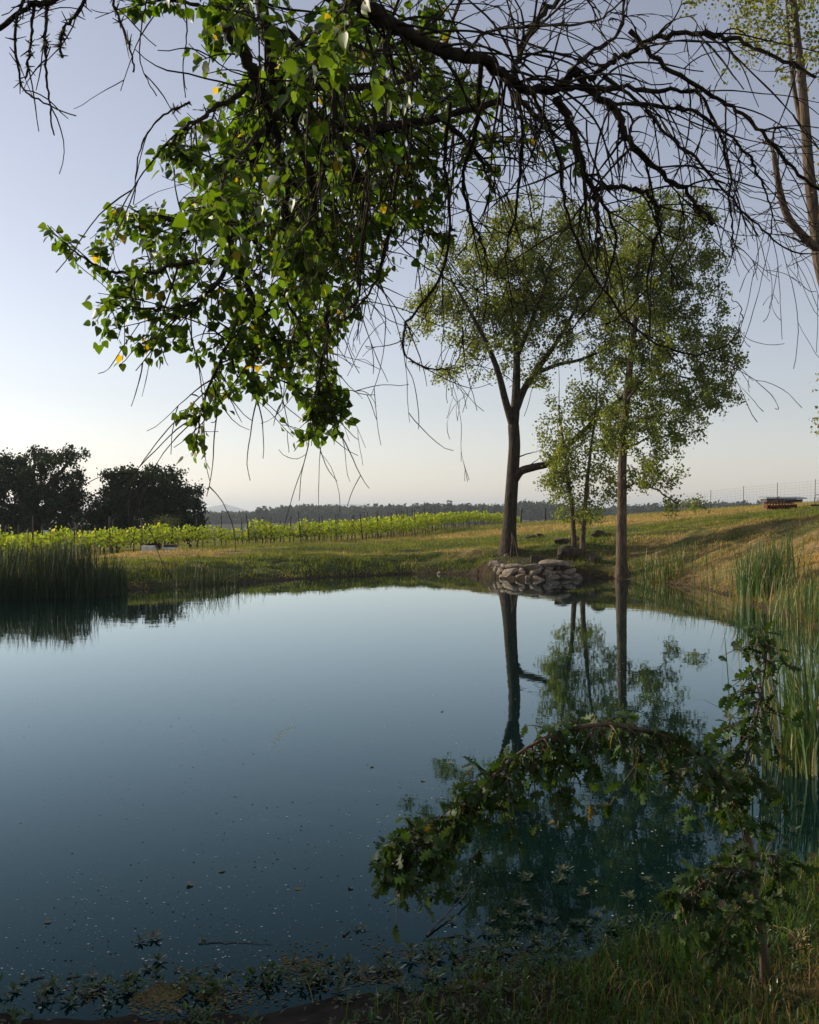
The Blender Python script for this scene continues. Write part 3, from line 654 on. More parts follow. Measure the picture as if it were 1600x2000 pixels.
for course in range(3):
    s = -.15+.12*(course % 2)
    while s < sl[-1]-(.7 if course == 2 else 0.2):
        ln = rng.choice([.24, .32, .45, .62])*rng.uniform(.85, 1.15); hh = rng.uniform(.17, .30); t = s+ln/2
        x = np.interp(t, sl, arc[:, 0]); y = np.interp(t, sl, arc[:, 1]); dx = np.interp(t+.1, sl, arc[:, 0])-np.interp(t-.1, sl, arc[:, 0]); dy = np.interp(t+.1, sl, arc[:, 1])-np.interp(t-.1, sl, arc[:, 1])
        o = link('stone', sm[rng.integers(9)], wall_root, Vector((x-dy*.02, y+.07*course+rng.uniform(-.05, .05), .05+course*.175+rng.uniform(-.03, .03)))-wall_root.location)
        o.scale = (ln*1.08, rng.uniform(.28, .42), hh*1.1); o.rotation_euler = (rng.normal()*.2, rng.normal()*.22, math.atan2(dy, dx)+rng.normal()*.2)
        s += ln*.93
def boulder(u, v, D, dims, seed, m, label, rz=0, name='boulder', cat='boulder', group=None, sink=.2):
    p = W(u, v, D); z = max(Hs(p[0], p[1]), 0)
    o = link(name, rock_mesh('boulder', dims, seed, m, 3)); o.location = (p[0], p[1], z+dims[2]*(.5-sink)); o.rotation_euler = (0, 0, rz); return tag(o, label, cat, group)
boulder(1085, 1110, 33.5, (1.15, .8, .36), 3, M['stone'], 'large flat pale boulder at the right end of the stone wall', .2, sink=.1)
boulder(1098, 1060, 37.5, (.75, .6, .3), 4, M['dark_stone'], 'low dark boulder left of the two saplings', .1)
boulder(1108, 1080, 36.0, (.9, .7, .62), 5, M['dark_stone'], 'big dark shaded boulder just left of the sapling stems', .6)
boulder(1155, 1085, 35.3, (.46, .4, .42), 6, M['dark_stone'], 'pointed brown boulder right of the sapling stems', .3)
boulder(1168, 1055, 38.3, (.65, .55, .36), 7, M['dark_stone'], 'jagged dark boulder behind the saplings', .4)
boulder(1190, 1052, 38.6, (.72, .5, .3), 8, M['dark_stone'], 'long dark boulder just left of the slim poplar trunk', .1)
boulder(1122, 1052, 39, (.4, .35, .25), 9, M['dark_stone'], 'small dark rock behind the left sapling', .1)
boulder(1040, 1043, 46, (.7, .5, .2), 10, M['dark_stone'], 'flat brown rock in the meadow right of the forked poplar', .1)
boulder(1055, 1041, 46.2, (.38, .4, .26), 11, M['dark_stone'], 'rounded dark rock beside the flat meadow rock', .5)
boulder(990, 1077, 37.0, (.22, .2, .16), 12, M['stone'], 'small pale stone at the foot of the forked poplar', .5, 'rock', 'rock')
boulder(858, 1119, 36.2, (.16, .15, .14), 13, M['stone'], 'lone round stone at the far waterline', .5, 'rock', 'rock')
b = ground_hit(1052, 1100, 34.1, 37)
import bmesh
bm = bmesh.new(); bmesh.ops.create_cube(bm, size=1)
for v_ in bm.verts: v_.co = Vector((v_.co.x*.52, v_.co.y*.3, v_.co.z*.26))
bmesh.ops.bevel(bm, geom=list(bm.edges), offset=.018, segments=2, affect='EDGES')
for v_ in bm.verts: v_.co += Vector(rng.normal(size=3)*.004)
me = bpy.data.meshes.new('block_seat'); bm.to_mesh(me); bm.free(); me.materials.append(M['dark_wood'])
o = link('block_seat', me); o.location = (b[0], b[1], b[2]+.13); o.rotation_euler = (0, 0, -.05); tag(o, 'squared dark wooden block sitting on the stone terrace', 'block')
# thin dead poles leaning against the forked poplar
pg = 'thin poles leaning on the forked poplar trunk'
for (u0, v0, u1, v1, lab) in [(997, 1078, 1000, 1043, 'leftmost of three thin poles leaning on the forked poplar trunk'), (1004, 1079, 1000, 1040, 'middle of three thin poles leaning on the forked poplar trunk'), (1012, 1077, 1003, 1048, 'rightmost of three thin poles leaning on the forked poplar trunk')]:
    DD = base1[1]-.75; a = W(u0, v0, DD); a[2] = Hs(a[0], a[1]); e = W(u1, v1, DD+.38); m_ = MB(); add_tube(m_, np.array([a, (a+e)/2+[.01, 0, .01], e]), [.02, .018, .012], 6); tag(m_.build('pole', M['bark_pale']), lab, 'pole', pg)

# ------------------------------------------------------------------ hives, cabinet, implements, shed, fences
def hive(u, v, D, w, h, d, rz, lid, label):
    x = (u-800)/2000*D; z = Hs(x, D); root = empty('beehive_box', (x, D, z)); root.rotation_euler = (0, 0, rz)
    def pt(name, m, vs):
        b_ = MB(); b_.add(vs, BOXF); return link(name, b_.mesh(name, m, False), root, Vector())
    t = .025
    pt('front_board', M['white_paint'], box_v(0, -d/2, h/2, w, t, h)); pt('back_board', M['white_paint'], box_v(0, d/2, h/2, w, t, h))
    for s in (-1, 1): pt('side_board', M['white_paint'], box_v(s*(w/2-t/2-.001), 0, h/2-.004, t, d-t-.004, h))
    for s in (-1, 1): pt('handle_cleat', M['white_paint'], box_v(s*w*.22, -d/2-.022, h*.6, .12, .018, .03))
    if lid: pt('lid', M['dark_wood'], box_v(.02, 0, h+.06, w*.9, d*.95, .12, .15))
    else: pt('lid', M['white_paint'], box_v(0, 0, h+.013, w+.03, d+.05, .022))
    tag(root, label, 'beehive', 'hive boxes on the sandy berm')
    return root
hive(291, 1074, 45.0, .58, .24, .5, .12, False, 'white box with closed lid, left of the two on the berm')
hive(332, 1074, 45.2, .54, .16, .5, -.08, True, 'white box with dark lid, right of the two on the berm')
x = (303-800)/2000*44.9; z = Hs(x, 44.9); m_ = MB(); m_.add(box_v(0, 0, 0, .03, .3, .36), BOXF); o = m_.build('leaning_board', M['dark_wood'], smooth=False); o.location = (x+.16, 44.8, z+.14); o.rotation_euler = (0, R(-38), .1); tag(o, 'weathered board leaning against the left white box', 'board')
x = (91-800)/2000*60; z = Hs(x, 60); root = empty('pump_cabinet', (x, 60, z)); m_ = MB(); add_tube(m_, np.array([[x, 60, z-.1], [x, 60, z+.9], [x, 60, z+1.35]]), .035, 8); m_.build('post', M['metal'], root)
m_ = MB(); m_.add(box_v(x-.05, 60, z+.95, .26, .2, .42), BOXF); m_.build('box', M['white_paint'], root, False); m_ = MB(); m_.add(box_v(x+.02, 59.97, z+1.42, .5, .18, .12), BOXF); m_.build('cap', M['white_paint'], root, False)
tag(root, 'small white utility box on a post before the left oak', 'utility box')

# rusty roller-like implement on the crest
g = ground_hit(1525, 997, 40, 75); xc, yc, zc = g; root = empty('rusty_farm_implement', (xc, yc, zc)); wI = 54*yc/2000
m_ = MB(); add_tube(m_, np.array([[xc-wI/2, yc, zc+.16], [xc-wI/2+.01, yc, zc+.16], [xc+wI/2-.01, yc, zc+.18], [xc+wI/2, yc, zc+.18]]), [.04, .10, .10, .04], 12); m_.build('roller', M['rust'], root)
for k in range(9):
    xx = xc-wI/2+.08+k*(wI-.16)/8; m_ = MB(); th = np.linspace(0, 6.283, 15); add_tube(m_, np.stack([0*th+xx, yc+(.15+.1*rng.random(15))*np.cos(th), zc+.17+(.15+.1*rng.random(15))*np.sin(th)], 1), .018, 5); m_.build('ring', M['rust'], root)
for s in (-1, 1):
    m_ = MB(); m_.add(box_v(xc+s*(wI/2+.03), yc+.05, zc+.2, .035, .5, .2), BOXF); m_.build('side_plate', M['rust'], root, False)
m_ = MB(); m_.add(box_v(xc, yc+.25, zc+.36, wI+.1, .07, .07), BOXF); m_.build('frame_bar', M['rust'], root, False)
m_ = MB(); add_tube(m_, np.array([[xc-.15, yc+.25, zc+.36], [xc-.1, yc+.2, zc+.6], [xc-.02, yc+.1, zc+.66]]), .025, 6); m_.build('hitch', M['rust'], root)
tag(root, 'rusty red ring roller lying on the crest before the shed', 'farm implement')
g = ground_hit(1598, 992, 38, 75); xc, yc, zc = g; root = empty('wheel_rake', (xc, yc, zc)); th = np.linspace(0, 6.283, 22)
for k, dx in enumerate((0, .32)):
    m_ = MB(); add_tube(m_, np.stack([xc+dx+.24*np.cos(th)*.9, yc+.05*k+.1*np.cos(th), zc+.36+.26*np.sin(th)], 1), .014, 5); wh = m_.build('wheel', M['metal'], root)
    for j in range(5):
        a = j*1.257; m_ = MB(); add_tube(m_, np.array([[xc+dx, yc+.05*k, zc+.36], [xc+dx+.22*math.cos(a), yc+.05*k+.1*math.cos(a), zc+.36+.25*math.sin(a)]]), .008, 4); m_.build('spoke', M['metal'], wh)
m_ = MB(); m_.add(box_v(xc+.1, yc, zc+.12, .9, .08, .08), BOXF); m_.build('frame_bar', M['dark_wood'], root, False)
tag(root, 'dark spoked wheel rake at the right edge of the crest', 'farm implement')

Ds = 100; x0 = (1497-800)/2000*Ds; x1 = (1568-800)/2000*Ds; zt = EYE+30/2000*Ds; zb = Hs((x0+x1)/2, Ds)-.1
root = empty('shed', ((x0+x1)/2, Ds, zb)); xm = (x0+x1)/2; wS = x1-x0
m_ = MB(); m_.add(box_v(xm, Ds+1.6, (zb+zt-.2)/2, wS, .12, zt-.2-zb), BOXF); m_.build('back_wall', M['shed_wall'], root, False)
for s in (-1, 1): m_ = MB(); m_.add(box_v(xm+s*(wS/2-.06), Ds+.75, (zb+zt-.25)/2, .1, 1.5, zt-.25-zb), BOXF); m_.build('side_wall', M['shed_wall'], root, False)
m_ = MB(); m_.add(box_v(xm, Ds, (zb+zt-.75)/2, wS, .1, zt-.75-zb), BOXF); m_.build('front_wall', M['shed_wall'], root, False)
for k in range(5): m_ = MB(); m_.add(box_v(xm-wS/2+.08+k*(wS-.16)/4, Ds-.01, zt-.5, .1, .12, .5), BOXF); m_.build('post', M['shed_wall'], root, False)
m_ = MB(); v_ = box_v(xm+.05, Ds+.8, zt-.1, wS+.35, 2.5, .12); v_[:, 2] += (v_[:, 1]-Ds-.8)*.05; m_.add(v_, BOXF); m_.build('roof', M['roof'], root, False)
tag(root, 'low open sided shed with grey sheet roof behind the crest', 'shed')

def fence(name, posts, hgt, label, wires=9, stay=.32, wr=.004, pr=.022, wm='metal'):
    P_ = np.array(posts); root = empty(name, P_[0])
    for p in P_: m_ = MB(); add_tube(m_, np.array([p-[0, 0, .1], p+[.01, 0, hgt*.5], p+[.03, 0, hgt*1.04]]), pr, 6); m_.build('post', M['post'], root)
    for k in range(wires):
        z = hgt*(k+.3)/(wires-.5); m_ = MB(); add_tube(m_, P_+np.array([0, 0, z]), wr, 3); m_.build('wire', M[wm], root)
    m_ = MB(); q = []
    for i in range(len(P_)-1):
        n = int(np.linalg.norm(P_[i+1]-P_[i])/stay)
        for k in range(1, n): q.append(P_[i]+(P_[i+1]-P_[i])*k/n)
    for a in q: add_tube(m_, np.array([a+[0, 0, .05], a+[0, 0, hgt*.97]]), wr*.8, 3)
    tag(m_.build('mesh_stays', M[wm], root), kind='stuff'); return tag(root, label, 'fence')
fp = []
for u, D in [(1310, 88), (1388, 84), (1452, 80), (1518, 77), (1592, 74), (1670, 71)]: fp.append(G(u, D))
fence('wire_fence', fp, 1.75, 'tall thin wire mesh fence along the crest on the right', wr=.005)
for i, (u, D, h_, lab) in enumerate([(1017, 84, 1.25, 'leaning wooden post in the meadow right of the forked poplar trunk'), (1065, 84, 1.2, 'upright wooden post in the meadow left of the saplings')]):
    p = G(u, D); m_ = MB(); add_tube(m_, np.array([p-[0, 0, .2], p+[.04-.05*i, 0, h_*.5], p+[.12-.12*i, 0, h_]]), [.09, .085, .08], 7); tag(m_.build('fence_post', M['post']), lab, 'post')

# ------------------------------------------------------------------ grass
def blades(pos, hgt, wid, cols, lean=.35, seg=1, tipc=None):
    n = len(pos); mb = MB(); a = rng.random(n)*6.283; d = np.stack([np.cos(a), np.sin(a), 0*a], 1); b = rng.random(n)*6.283; ld = np.stack([np.cos(b), np.sin(b), 0*b], 1)*(lean*rng.random((n, 1))*hgt[:, None])
    k = seg*2+1; V = np.zeros((n, k, 3))
    for s in range(seg):
        t = s/seg; c_ = pos+ld*t*t+np.array([0, 0, 1.0])*(hgt*t)[:, None]; w_ = (wid*(1-t*.55))[:, None]*d*.5; V[:, 2*s] = c_-w_; V[:, 2*s+1] = c_+w_
    V[:, k-1] = pos+ld+np.array([0, 0, 1.0])*(hgt*(1-.25*lean))[:, None]
    base = (np.arange(n)*k)[:, None]; tri = base+np.array([[k-3, k-2, k-1]]); C_ = np.repeat(cols, k, axis=0)
    if tipc is not None:
        C_ = C_.reshape(n, k, 3); f_ = np.linspace(0, 1, k)[None, :, None]; C_ = (C_*(1-f_)+tipc[:, None, :]*f_).reshape(-1, 3)
    mb.add(V.reshape(-1, 3), tri, 0, C_)
    if seg > 1:
        for s in range(seg-1): mb.f.append(base+np.array([[2*s, 2*s+1, 2*s+3, 2*s+2]])); mb.m.append(np.zeros(n))
    return mb
GREEN = np.array([0.155, 0.195, 0.032]); DRYC = np.array([0.42, 0.31, 0.14])
def grass_cols(p, var=.3, bias=0.0):
    d = np.clip(sstep(.25, .85, dryness(p[:, 0], p[:, 1], 0)+bias)+.25*(rng.random(len(p))-.5), 0, 1)[:, None]
    c_ = GREEN*(1-d)+DRYC*d; cl = np.clip(.45+1.1*fbm(p[:, 0]*.9, p[:, 1]*.9, 55), .5, 1.6)[:, None]; return c_*cl*(1+var*(2*rng.random((len(p), 1))-1))
def grass_pts(n, y0, y1, u0=-120, u1=1720, power=1.0, sdmin=.05, clump=0.0):
    D = y0+(y1-y0)*rng.random(n)**power; x = (rng.uniform(u0, u1, n)-800)/2000*D; s = pond_sd(x, D); k = s > sdmin
    if clump: k &= rng.random(n) < np.clip(1.5*fbm(x*.9, D*.9, 33)-.1, .15, 1)
    x = x[k]; D = D[k]; return np.stack([x, D, H(x, D)], 1)
p = grass_pts(230000, 26.5, 60, power=1.5)
inw = (((p[:, 0]-4.25)/1.5)**2+((p[:, 1]-35.2)/1.6)**2) < 1; p = p[~(inw & (rng.random(len(p)) < .85))]
n = len(p); dd = dryness(p[:, 0], p[:, 1], 0); h_ = rng.uniform(.04, .15, n)*(1.25-.6*dd)*np.clip(3.4*fbm(p[:, 0]*1.6, p[:, 1]*1.6, 12)-.9, .35, 2.0)
tag(blades(p, h_, .018+.012*rng.random(n), grass_cols(p, .5), .7).build('bank_grass', M['grass'], smooth=False), 'green and straw coloured grass on the banks across the pond', 'grass', kind='stuff')
p = np.concatenate([grass_pts(26000, 9, 27.5, u0=1250, u1=1900, sdmin=.08)]); n = len(p)
tag(blades(p, rng.uniform(.06, .24, n), .008+.008*rng.random(n), grass_cols(p, .5), .8, 2).build('right_bank_grass', M['grass'], smooth=False), 'rough grass on the right bank behind the near cattails', 'grass', kind='stuff')
p = grass_pts(90000, 58, 112, u0=-50, u1=1720, power=1.1); n = len(p)
tag(blades(p, rng.uniform(.08, .24, n), .03+.02*rng.random(n), grass_cols(p, .3, .12), .6).build('meadow_grass', M['grass'], smooth=False), 'tall pale meadow grass on the rise beyond the trees', 'grass', kind='stuff')
# near bank
n = 85000; y = rng.uniform(2.9, 9.5, n); x = rng.uniform(-3, 5.2, n); s = pond_sd(x, y); dens = np.clip(.02+.98*sstep(-.3, 1.0, x+.35*(fbm(x*2, y*2, 5)-.5)*2), 0, 1)*sstep(-.12, .25, s); k = (s > -.10) & (rng.random(n) < dens) & (np.abs(x) < y*.45+.3)
p = np.stack([x[k], y[k], np.maximum(H(x[k], y[k]), -.05)], 1); n = len(p); dry = (rng.random(n) < np.clip(.14+.75*(dryness(p[:, 0], p[:, 1], 0)-.3)+.55*np.exp(-((p[:, 0]-2.0)/.8)**2-((p[:, 1]-4.2)/.5)**2), .05, .8))
base_c = np.where(dry[:, None], np.array([0.24, 0.18, 0.09]), np.array([0.05, 0.10, 0.02]))*(1+.35*(2*rng.random((n, 1))-1))
tag(blades(p, rng.uniform(.05, .19, n)*np.where(dry, .7, 1)*(.7+.8*fbm(p[:, 0]*1.7, p[:, 1]*1.7, 2)), .0035+.004*rng.random(n), base_c, .9, 4, base_c*1.1).build('near_grass', M['grass']), 'green grass with dry straw on the near bank at lower right', 'grass', kind='stuff')

# low broadleaf cover and litter at the very front
BL = (np.array([[0, 0, 0], [.17, .35, .05], [.15, .75, .04], [0, 1, -.04], [-.15, .75, .04], [-.17, .35, .05]]), np.array([[0, 1, 2, 3], [0, 3, 4, 5]]))
mb = MB(); n = 3000; x = rng.uniform(-2.6, 2.4, n); y = rng.uniform(3.3, 5.6, n); s = pond_sd(x, y); k = (s > -.32) & (s < 1.2) & (fbm(x*2.2, y*2.2, 17) > .38); x = x[k]; y = y[k]
per = 8; n = len(x)*per; kk = np.repeat(np.arange(len(x)), per); a_ = rng.random(n)*6.283; el = rng.uniform(.0, .9, n); tip = np.stack([np.cos(a_)*np.cos(el), np.sin(a_)*np.cos(el), np.sin(el)], 1)
pos = np.stack([x[kk], y[kk], np.maximum(H(x, y), 0)[kk]+.004+.03*rng.random(n)], 1)+.012*rng.normal(size=(n, 3))*np.array([1, 1, .2])
scatter(mb, BL[0], BL[1], pos, frames(tip, np.array([0, 0, 1.0])+.3*rand_dir(n)), (.018+.028*rng.random(len(x)))[kk]*(.7+.5*rng.random(n)), rand_cols(n, (0.05, 0.10, 0.02), .4, .06, (.12, .08, .04)))
n = 2200; x = rng.uniform(-2.6, 3, n); y = rng.uniform(3.3, 6.2, n); s = pond_sd(x, y); k = s > -.12; x = x[k]; y = y[k]; n = len(x)
scatter(mb, BL[0], BL[1], np.stack([x, y, np.maximum(H(x, y), 0)+.006], 1), frames(rand_dir(n)*np.array([1, 1, .25]), np.array([0, 0, 1.0])+.5*rand_dir(n)), .015+.04*rng.random(n)**2, rand_cols(n, (0.10, 0.07, 0.04), .6))
tag(mb.build('ground_weeds', M['water_leaf'], smooth=False), 'low green weeds and dead leaves on the muddy near shore', 'weeds', kind='stuff')

# ------------------------------------------------------------------ reeds
def reed_pts(n, us, ds): 
    u = rng.uniform(*us, n); D = rng.uniform(*ds, n); x = (u-800)/2000*D; return np.stack([x, D, np.maximum(H(x, D), -.25)], 1)
TULE = np.array([0.022, 0.042, 0.016])
p = reed_pts(9000, (-150, 250), (24.8, 29.2)); s = pond_sd(p[:, 0], p[:, 1]); k = (s > -1.6) & (s < 1.4) & (rng.random(len(p)) < np.clip(2.6*fbm(p[:, 0]*1.1, p[:, 1]*1.1, 61)-.5, 0.08, 1)*np.clip(1-(p[:, 0]+8.6)/1.6+.8*(fbm(p[:, 0]*3, p[:, 1]*3, 62)-.5), .03, 1)); p = p[k]; n = len(p)
h_ = rng.uniform(.55, 1.5, n)*np.clip(.4+1.1*fbm(p[:, 0]*1.3, p[:, 1]*.6, 71), .5, 1.2)
tag(blades(p, h_, .012+.012*rng.random(n), TULE*(1+.4*(2*rng.random((n, 1))-1)), .22, 3).build('tule_reeds', M['reed']), 'dense dark stand of tule reeds along the left shore', 'reeds', kind='stuff')
p = np.concatenate([reed_pts(1500, (200, 470), (27.2, 31.5)), reed_pts(160, (470, 660), (30.5, 34))]); s = pond_sd(p[:, 0], p[:, 1]); k = (s > -1.1) & (s < 1.0) & (fbm(p[:, 0]*1.1, p[:, 1]*1.1, 64) > .43); p = p[k]; n = len(p)
tag(blades(p, rng.uniform(.35, 1.05, n), .009+.009*rng.random(n), TULE*1.3*(1+.4*(2*rng.random((n, 1))-1)), .35, 3).build('sparse_reeds', M['reed']), 'sparse thin reeds at the shore between tules and far bank', 'reeds', kind='stuff')

def cattail(u, D, ru, rd, n, hmin, hmax, label, wid=.014, seg=5, indiv=False, lean=(0, 0), group='cattail clumps on the right shore', cg=(0.085, 0.15, 0.045), dryf=.09):
    c0 = W(u, 0, D); root = empty('cattail_clump', (c0[0], D, 0)); mb = MB(); singles = []
    for i in range(n):
        x = c0[0]+rng.normal()*ru*D/2000*.5; y = D+rng.normal()*rd*.5; z = max(Hs(x, y), -.3)-.03; h = rng.uniform(hmin, hmax); a = rng.random()*6.283; l = rng.random()**1.3*.5*h
        d = np.array([math.cos(a)*l+lean[0]*h, math.sin(a)*l*.8+lean[1]*h, 0]); t = np.linspace(0, 1, seg+1)[:, None]
        bent = rng.random() < .09
        c_ = np.array([x, y, z])+d*t**2+np.array([0, 0, h])*(t-(.42*t**3 if bent else .06*t**3))+(d*.8*t**4 if bent else 0)
        wv = np.array([math.cos(a+1.4), math.sin(a+1.4), 0]); w_ = wid*rng.uniform(.6, 1.25)*np.array([1, 1, .95, .8, .55, .06])[:seg+1, None]*.5
        V = np.stack([c_-wv*w_, c_+wv*w_], 1).reshape(-1, 3); k = np.arange(seg)*2; F_ = np.stack([k, k+1, k+3, k+2], 1)
        dry = rng.random() < dryf; g_ = np.array(cg)*rng.uniform(.65, 1.3); st = np.array([.36, .27, .11])*rng.uniform(.6, 1.15); f_ = np.repeat(sstep(-.12, .22 if D > 12 else .32, t), 2, axis=0).reshape(-1, 1)
        cc = np.repeat(st[None], len(V), 0) if dry else st*(1-f_)+g_*f_
        if indiv and i < 200: singles.append((V-np.array([c0[0], D, 0]), F_, cc))
        else: mb.add(V, F_, 0, cc)
    for V, F_, cc in singles:
        m_ = MB(); m_.add(V, F_, 0, cc); link('blade', m_.mesh('blade', M['reed']), root, Vector())
    if mb.n: tag(mb.build('blades', M['reed'], root), kind='stuff')
    return tag(root, label, 'cattails', group)
cattail(1305, 31.6, 55, .7, 170, .7, 1.35, 'small green cattail clump just right of the slim poplar', .02, lean=(-.05, 0))
cattail(1262, 31.9, 18, .4, 40, .5, 1.0, 'little cattail tuft leaning over the water by the slim poplar', .018, lean=(-.28, -.1))
cattail(1400, 28.8, 70, .9, 70, .5, 1.1, 'thin scattered cattails midway along the right shore', .016)
cattail(1492, 25.0, 55, 1.0, 480, .9, 1.75, 'tall dense cattail clump standing on the right shore', .02)
cattail(1590, 19.5, 80, 1.8, 150, .8, 1.5, 'ragged cattails between the dense clump and the right edge', .016, dryf=.2)
cattail(1572, 8.9, 85, .55, 230, .9, 1.75, 'near cattail clump with yellow bases in the water at right', .017, indiv=True, lean=(-.03, 0), dryf=.16)
cattail(1665, 10.5, 150, 1.2, 190, .9, 1.9, 'loose cattails behind the near clump at the right edge', .015, dryf=.25, lean=(-.05, 0))

# ------------------------------------------------------------------ oak sapling on the near bank
def growing_leaves(pts_dirs, per, size, tmpl, base, var, yellow, ycol, hang=.8, off=.0):
    P_ = np.array([a for a, _ in pts_dirs]); Dd = np.array([b for _, b in pts_dirs]); k = np.repeat(np.arange(len(P_)), per); n = len(k)
    tip = unit(Dd[k]*.5+rng.normal(size=(n, 3))*.75+np.array([0, 0, -hang])); nr = unit(rng.normal(size=(n, 3))+np.array([0, 0, .6]))
    return P_[k]+rng.normal(size=(n, 3))*off, frames(tip, nr), size*(.5+.8*rng.random(n)), rand_cols(n, base, var, yellow, ycol)
def place_leaves(root, tmpl, mat, L_, n_single, name='leaf', stuff='leaves'):
    pos, rot, sc, cols = L_; u = 800+pos[:, 0]/np.maximum(pos[:, 1], .1)*2000; v = 1000-(pos[:, 2]-EYE)/np.maximum(pos[:, 1], .1)*2000
    inn = (u > -10) & (u < 1610) & (v > -10) & (v < 2010) & (pos[:, 1] > .5); app = np.where(inn, sc/np.maximum(pos[:, 1], .1), 0); order = np.argsort(-app); si = order[:n_single]; ri = order[n_single:]
    q = np.argsort(cols[si].sum(1)); groups = np.array_split(si[q], 6)
    for g_ in groups:
        m_ = MB(); m_.add(tmpl[0], tmpl[1], 0, cols[g_].mean(0)); me = m_.mesh(name, mat)
        for i in g_:
            o = bpy.data.objects.new(name, me); COL.objects.link(o); o.parent = root
            o.matrix_local = Matrix.Translation(Vector(pos[i])-root.location) @ Matrix(rot[i].tolist()).to_4x4() @ Matrix.Scale(float(sc[i]), 4)
    m_ = MB(); scatter(m_, tmpl[0], tmpl[1], pos[ri], rot[ri], sc[ri], cols[ri]); tag(m_.build(stuff, mat, root), kind='stuff')
b = ground_hit(1497, 1925, 3.5, 7); DS = b[1]; base = b-np.array([0, 0, .04]); root = empty('oak_sapling', base); wd = MB(); tw = []
def S(u, v, d=0): return W(u, v, DS+d)
stem = catmull([base, S(1492, 1860), S(1480, 1790, -.03), S(1470, 1720, -.03), S(1464, 1650, -.02), S(1455, 1590), S(1448, 1545, .05), S(1462, 1470, .1), S(1480, 1390, .15), S(1492, 1320, .2), S(1500, 1260, .2)], 6)
add_tube(wd, stem, np.interp(np.linspace(0, 1, len(stem)), [0, .1, .5, .65, 1], [.030, .021, .016, .009, .003]), 8)
arch = catmull([S(1462, 1630), S(1440, 1570, -.15), S(1400, 1510, -.3), S(1340, 1455, -.4), S(1270, 1430, -.45), S(1190, 1415, -.5), S(1110, 1425, -.5), S(1040, 1455, -.5), S(980, 1500, -.5), S(920, 1560, -.5), S(865, 1615, -.5), S(815, 1655, -.48), S(778, 1678, -.45)], 6)
add_tube(wd, arch, np.linspace(.014, .003, len(arch)), 7)
wd.build('stem', M['bark_pale'], root); tws = MB(); nodes = []
def twig_at(p, d, L, r):
    t = np.linspace(0, 1, 5)[:, None]; q = p+d*L*t+np.array([0, 0, -.35*L])*t**2+rng.normal(size=3)*.02*t; add_tube(tws, q, np.linspace(r, .0015, 5), 5); return q
def leafy(line, i0, n, Lr, dirb, lv=3, spread=.8):
    for _ in range(n):
        j = rng.integers(i0, len(line)); d = unit(rng.normal(size=3)*spread+np.array(dirb)); q = twig_at(line[j], d, rng.uniform(*Lr), .004)
        for m_ in (1, 2, 3, 4, 4, 4)[:lv+3]: nodes.append((q[m_], unit(q[m_]-q[m_-1])))
leafy(arch, 2, 150, (.04, .15), (0, 0, -.3), 3); leafy(arch[:50], 14, 34, (.10, .28), (0, 0, -1.1), 3, .45); leafy(arch, 58, 30, (.06, .16), (-.4, 0, -.4), 3)
leafy(stem, 38, 60, (.08, .2), (-.2, 0, 0), 3)
cl = catmull([S(1468, 1720), S(1440, 1700, -.1), S(1400, 1710, -.15), S(1360, 1735, -.2), S(1330, 1760, -.2)], 4); add_tube(tws, cl, np.linspace(.007, .003, len(cl)), 5); leafy(cl, 3, 44, (.05, .16), (0, 0, -.3), 3)
cl = catmull([S(1466, 1690), S(1500, 1670, .1), S(1525, 1690, .15)], 4); add_tube(tws, cl, np.linspace(.006, .003, len(cl)), 5); leafy(cl, 1, 20, (.05, .14), (0, 0, -.2), 2)
cl = catmull([S(1474, 1755), S(1440, 1780, -.1), S(1410, 1830, -.15), S(1400, 1870, -.15)], 4); add_tube(tws, cl, np.linspace(.006, .003, len(cl)), 5); leafy(cl, 2, 24, (.05, .13), (0, 0, -.4), 3)
tag(tws.build('twigs', M['bark_pale'], root), kind='stuff')
place_leaves(root, OAKL, M['oak_leaf'], growing_leaves(nodes, 1, .058, OAKL, (0.038, 0.075, 0.018), .4, .02, (.17, .13, .03), .5), 300)
tag(root, 'young oak leaning over the water with one long arching branch', 'sapling')

# ------------------------------------------------------------------ things floating on the pond
def on_water(u, v): D = EYE/((v-1000)/2000); return np.array([(u-800)/2000*D, D, 0.0])
def plant_mesh(k):
    mb = MB()
    for j in range(1):
        c_ = np.array([0, 0, .004]); n = 11+k; a = np.arange(n)*2.4+rng.random()*6; el = rng.uniform(.05, .7, n)
        tip = np.stack([np.cos(a)*np.cos(el), np.sin(a)*np.cos(el), np.sin(el)], 1); scatter(mb, np.array([[0, 0, 0], [.16, .4, .03], [.14, .75, .03], [0, 1, 0], [-.14, .75, .03], [-.16, .4, .03]]), np.array([[0, 1, 2, 3], [0, 3, 4, 5]]), np.repeat(c_[None], n, 0)+tip*.004, frames(tip, np.array([0, 0, 1.0])+.1*rand_dir(n)), rng.uniform(.022, .055, n), rand_cols(n, (0.055, 0.085, 0.03), .35, .1, (.13, .10, .04)))
    return mb.mesh('water_plant', M['water_leaf'])
PM = [plant_mesh(k) for k in range(7)]; cnt = 0; spots = []
for (u0, u1, v0, v1, n) in [(0, 60, 1890, 1950, 4), (90, 200, 1920, 1965, 6), (170, 320, 1900, 1960, 7), (270, 440, 1830, 1905, 9), (400, 440, 1880, 1940, 4), (560, 900, 1850, 1930, 26), (640, 1150, 1900, 1960, 26), (880, 1250, 1780, 1860, 30), (820, 900, 1710, 1790, 4), (1000, 1400, 1690, 1800, 30), (1350, 1590, 1560, 1690, 26), (1380, 1560, 1440, 1540, 14), (1150, 1420, 1460, 1560, 6), (690, 730, 1790, 1830, 2)]:
    for _ in range(n): spots.append((rng.uniform(u0, u1), rng.uniform(v0, v1)))
zcount = {}
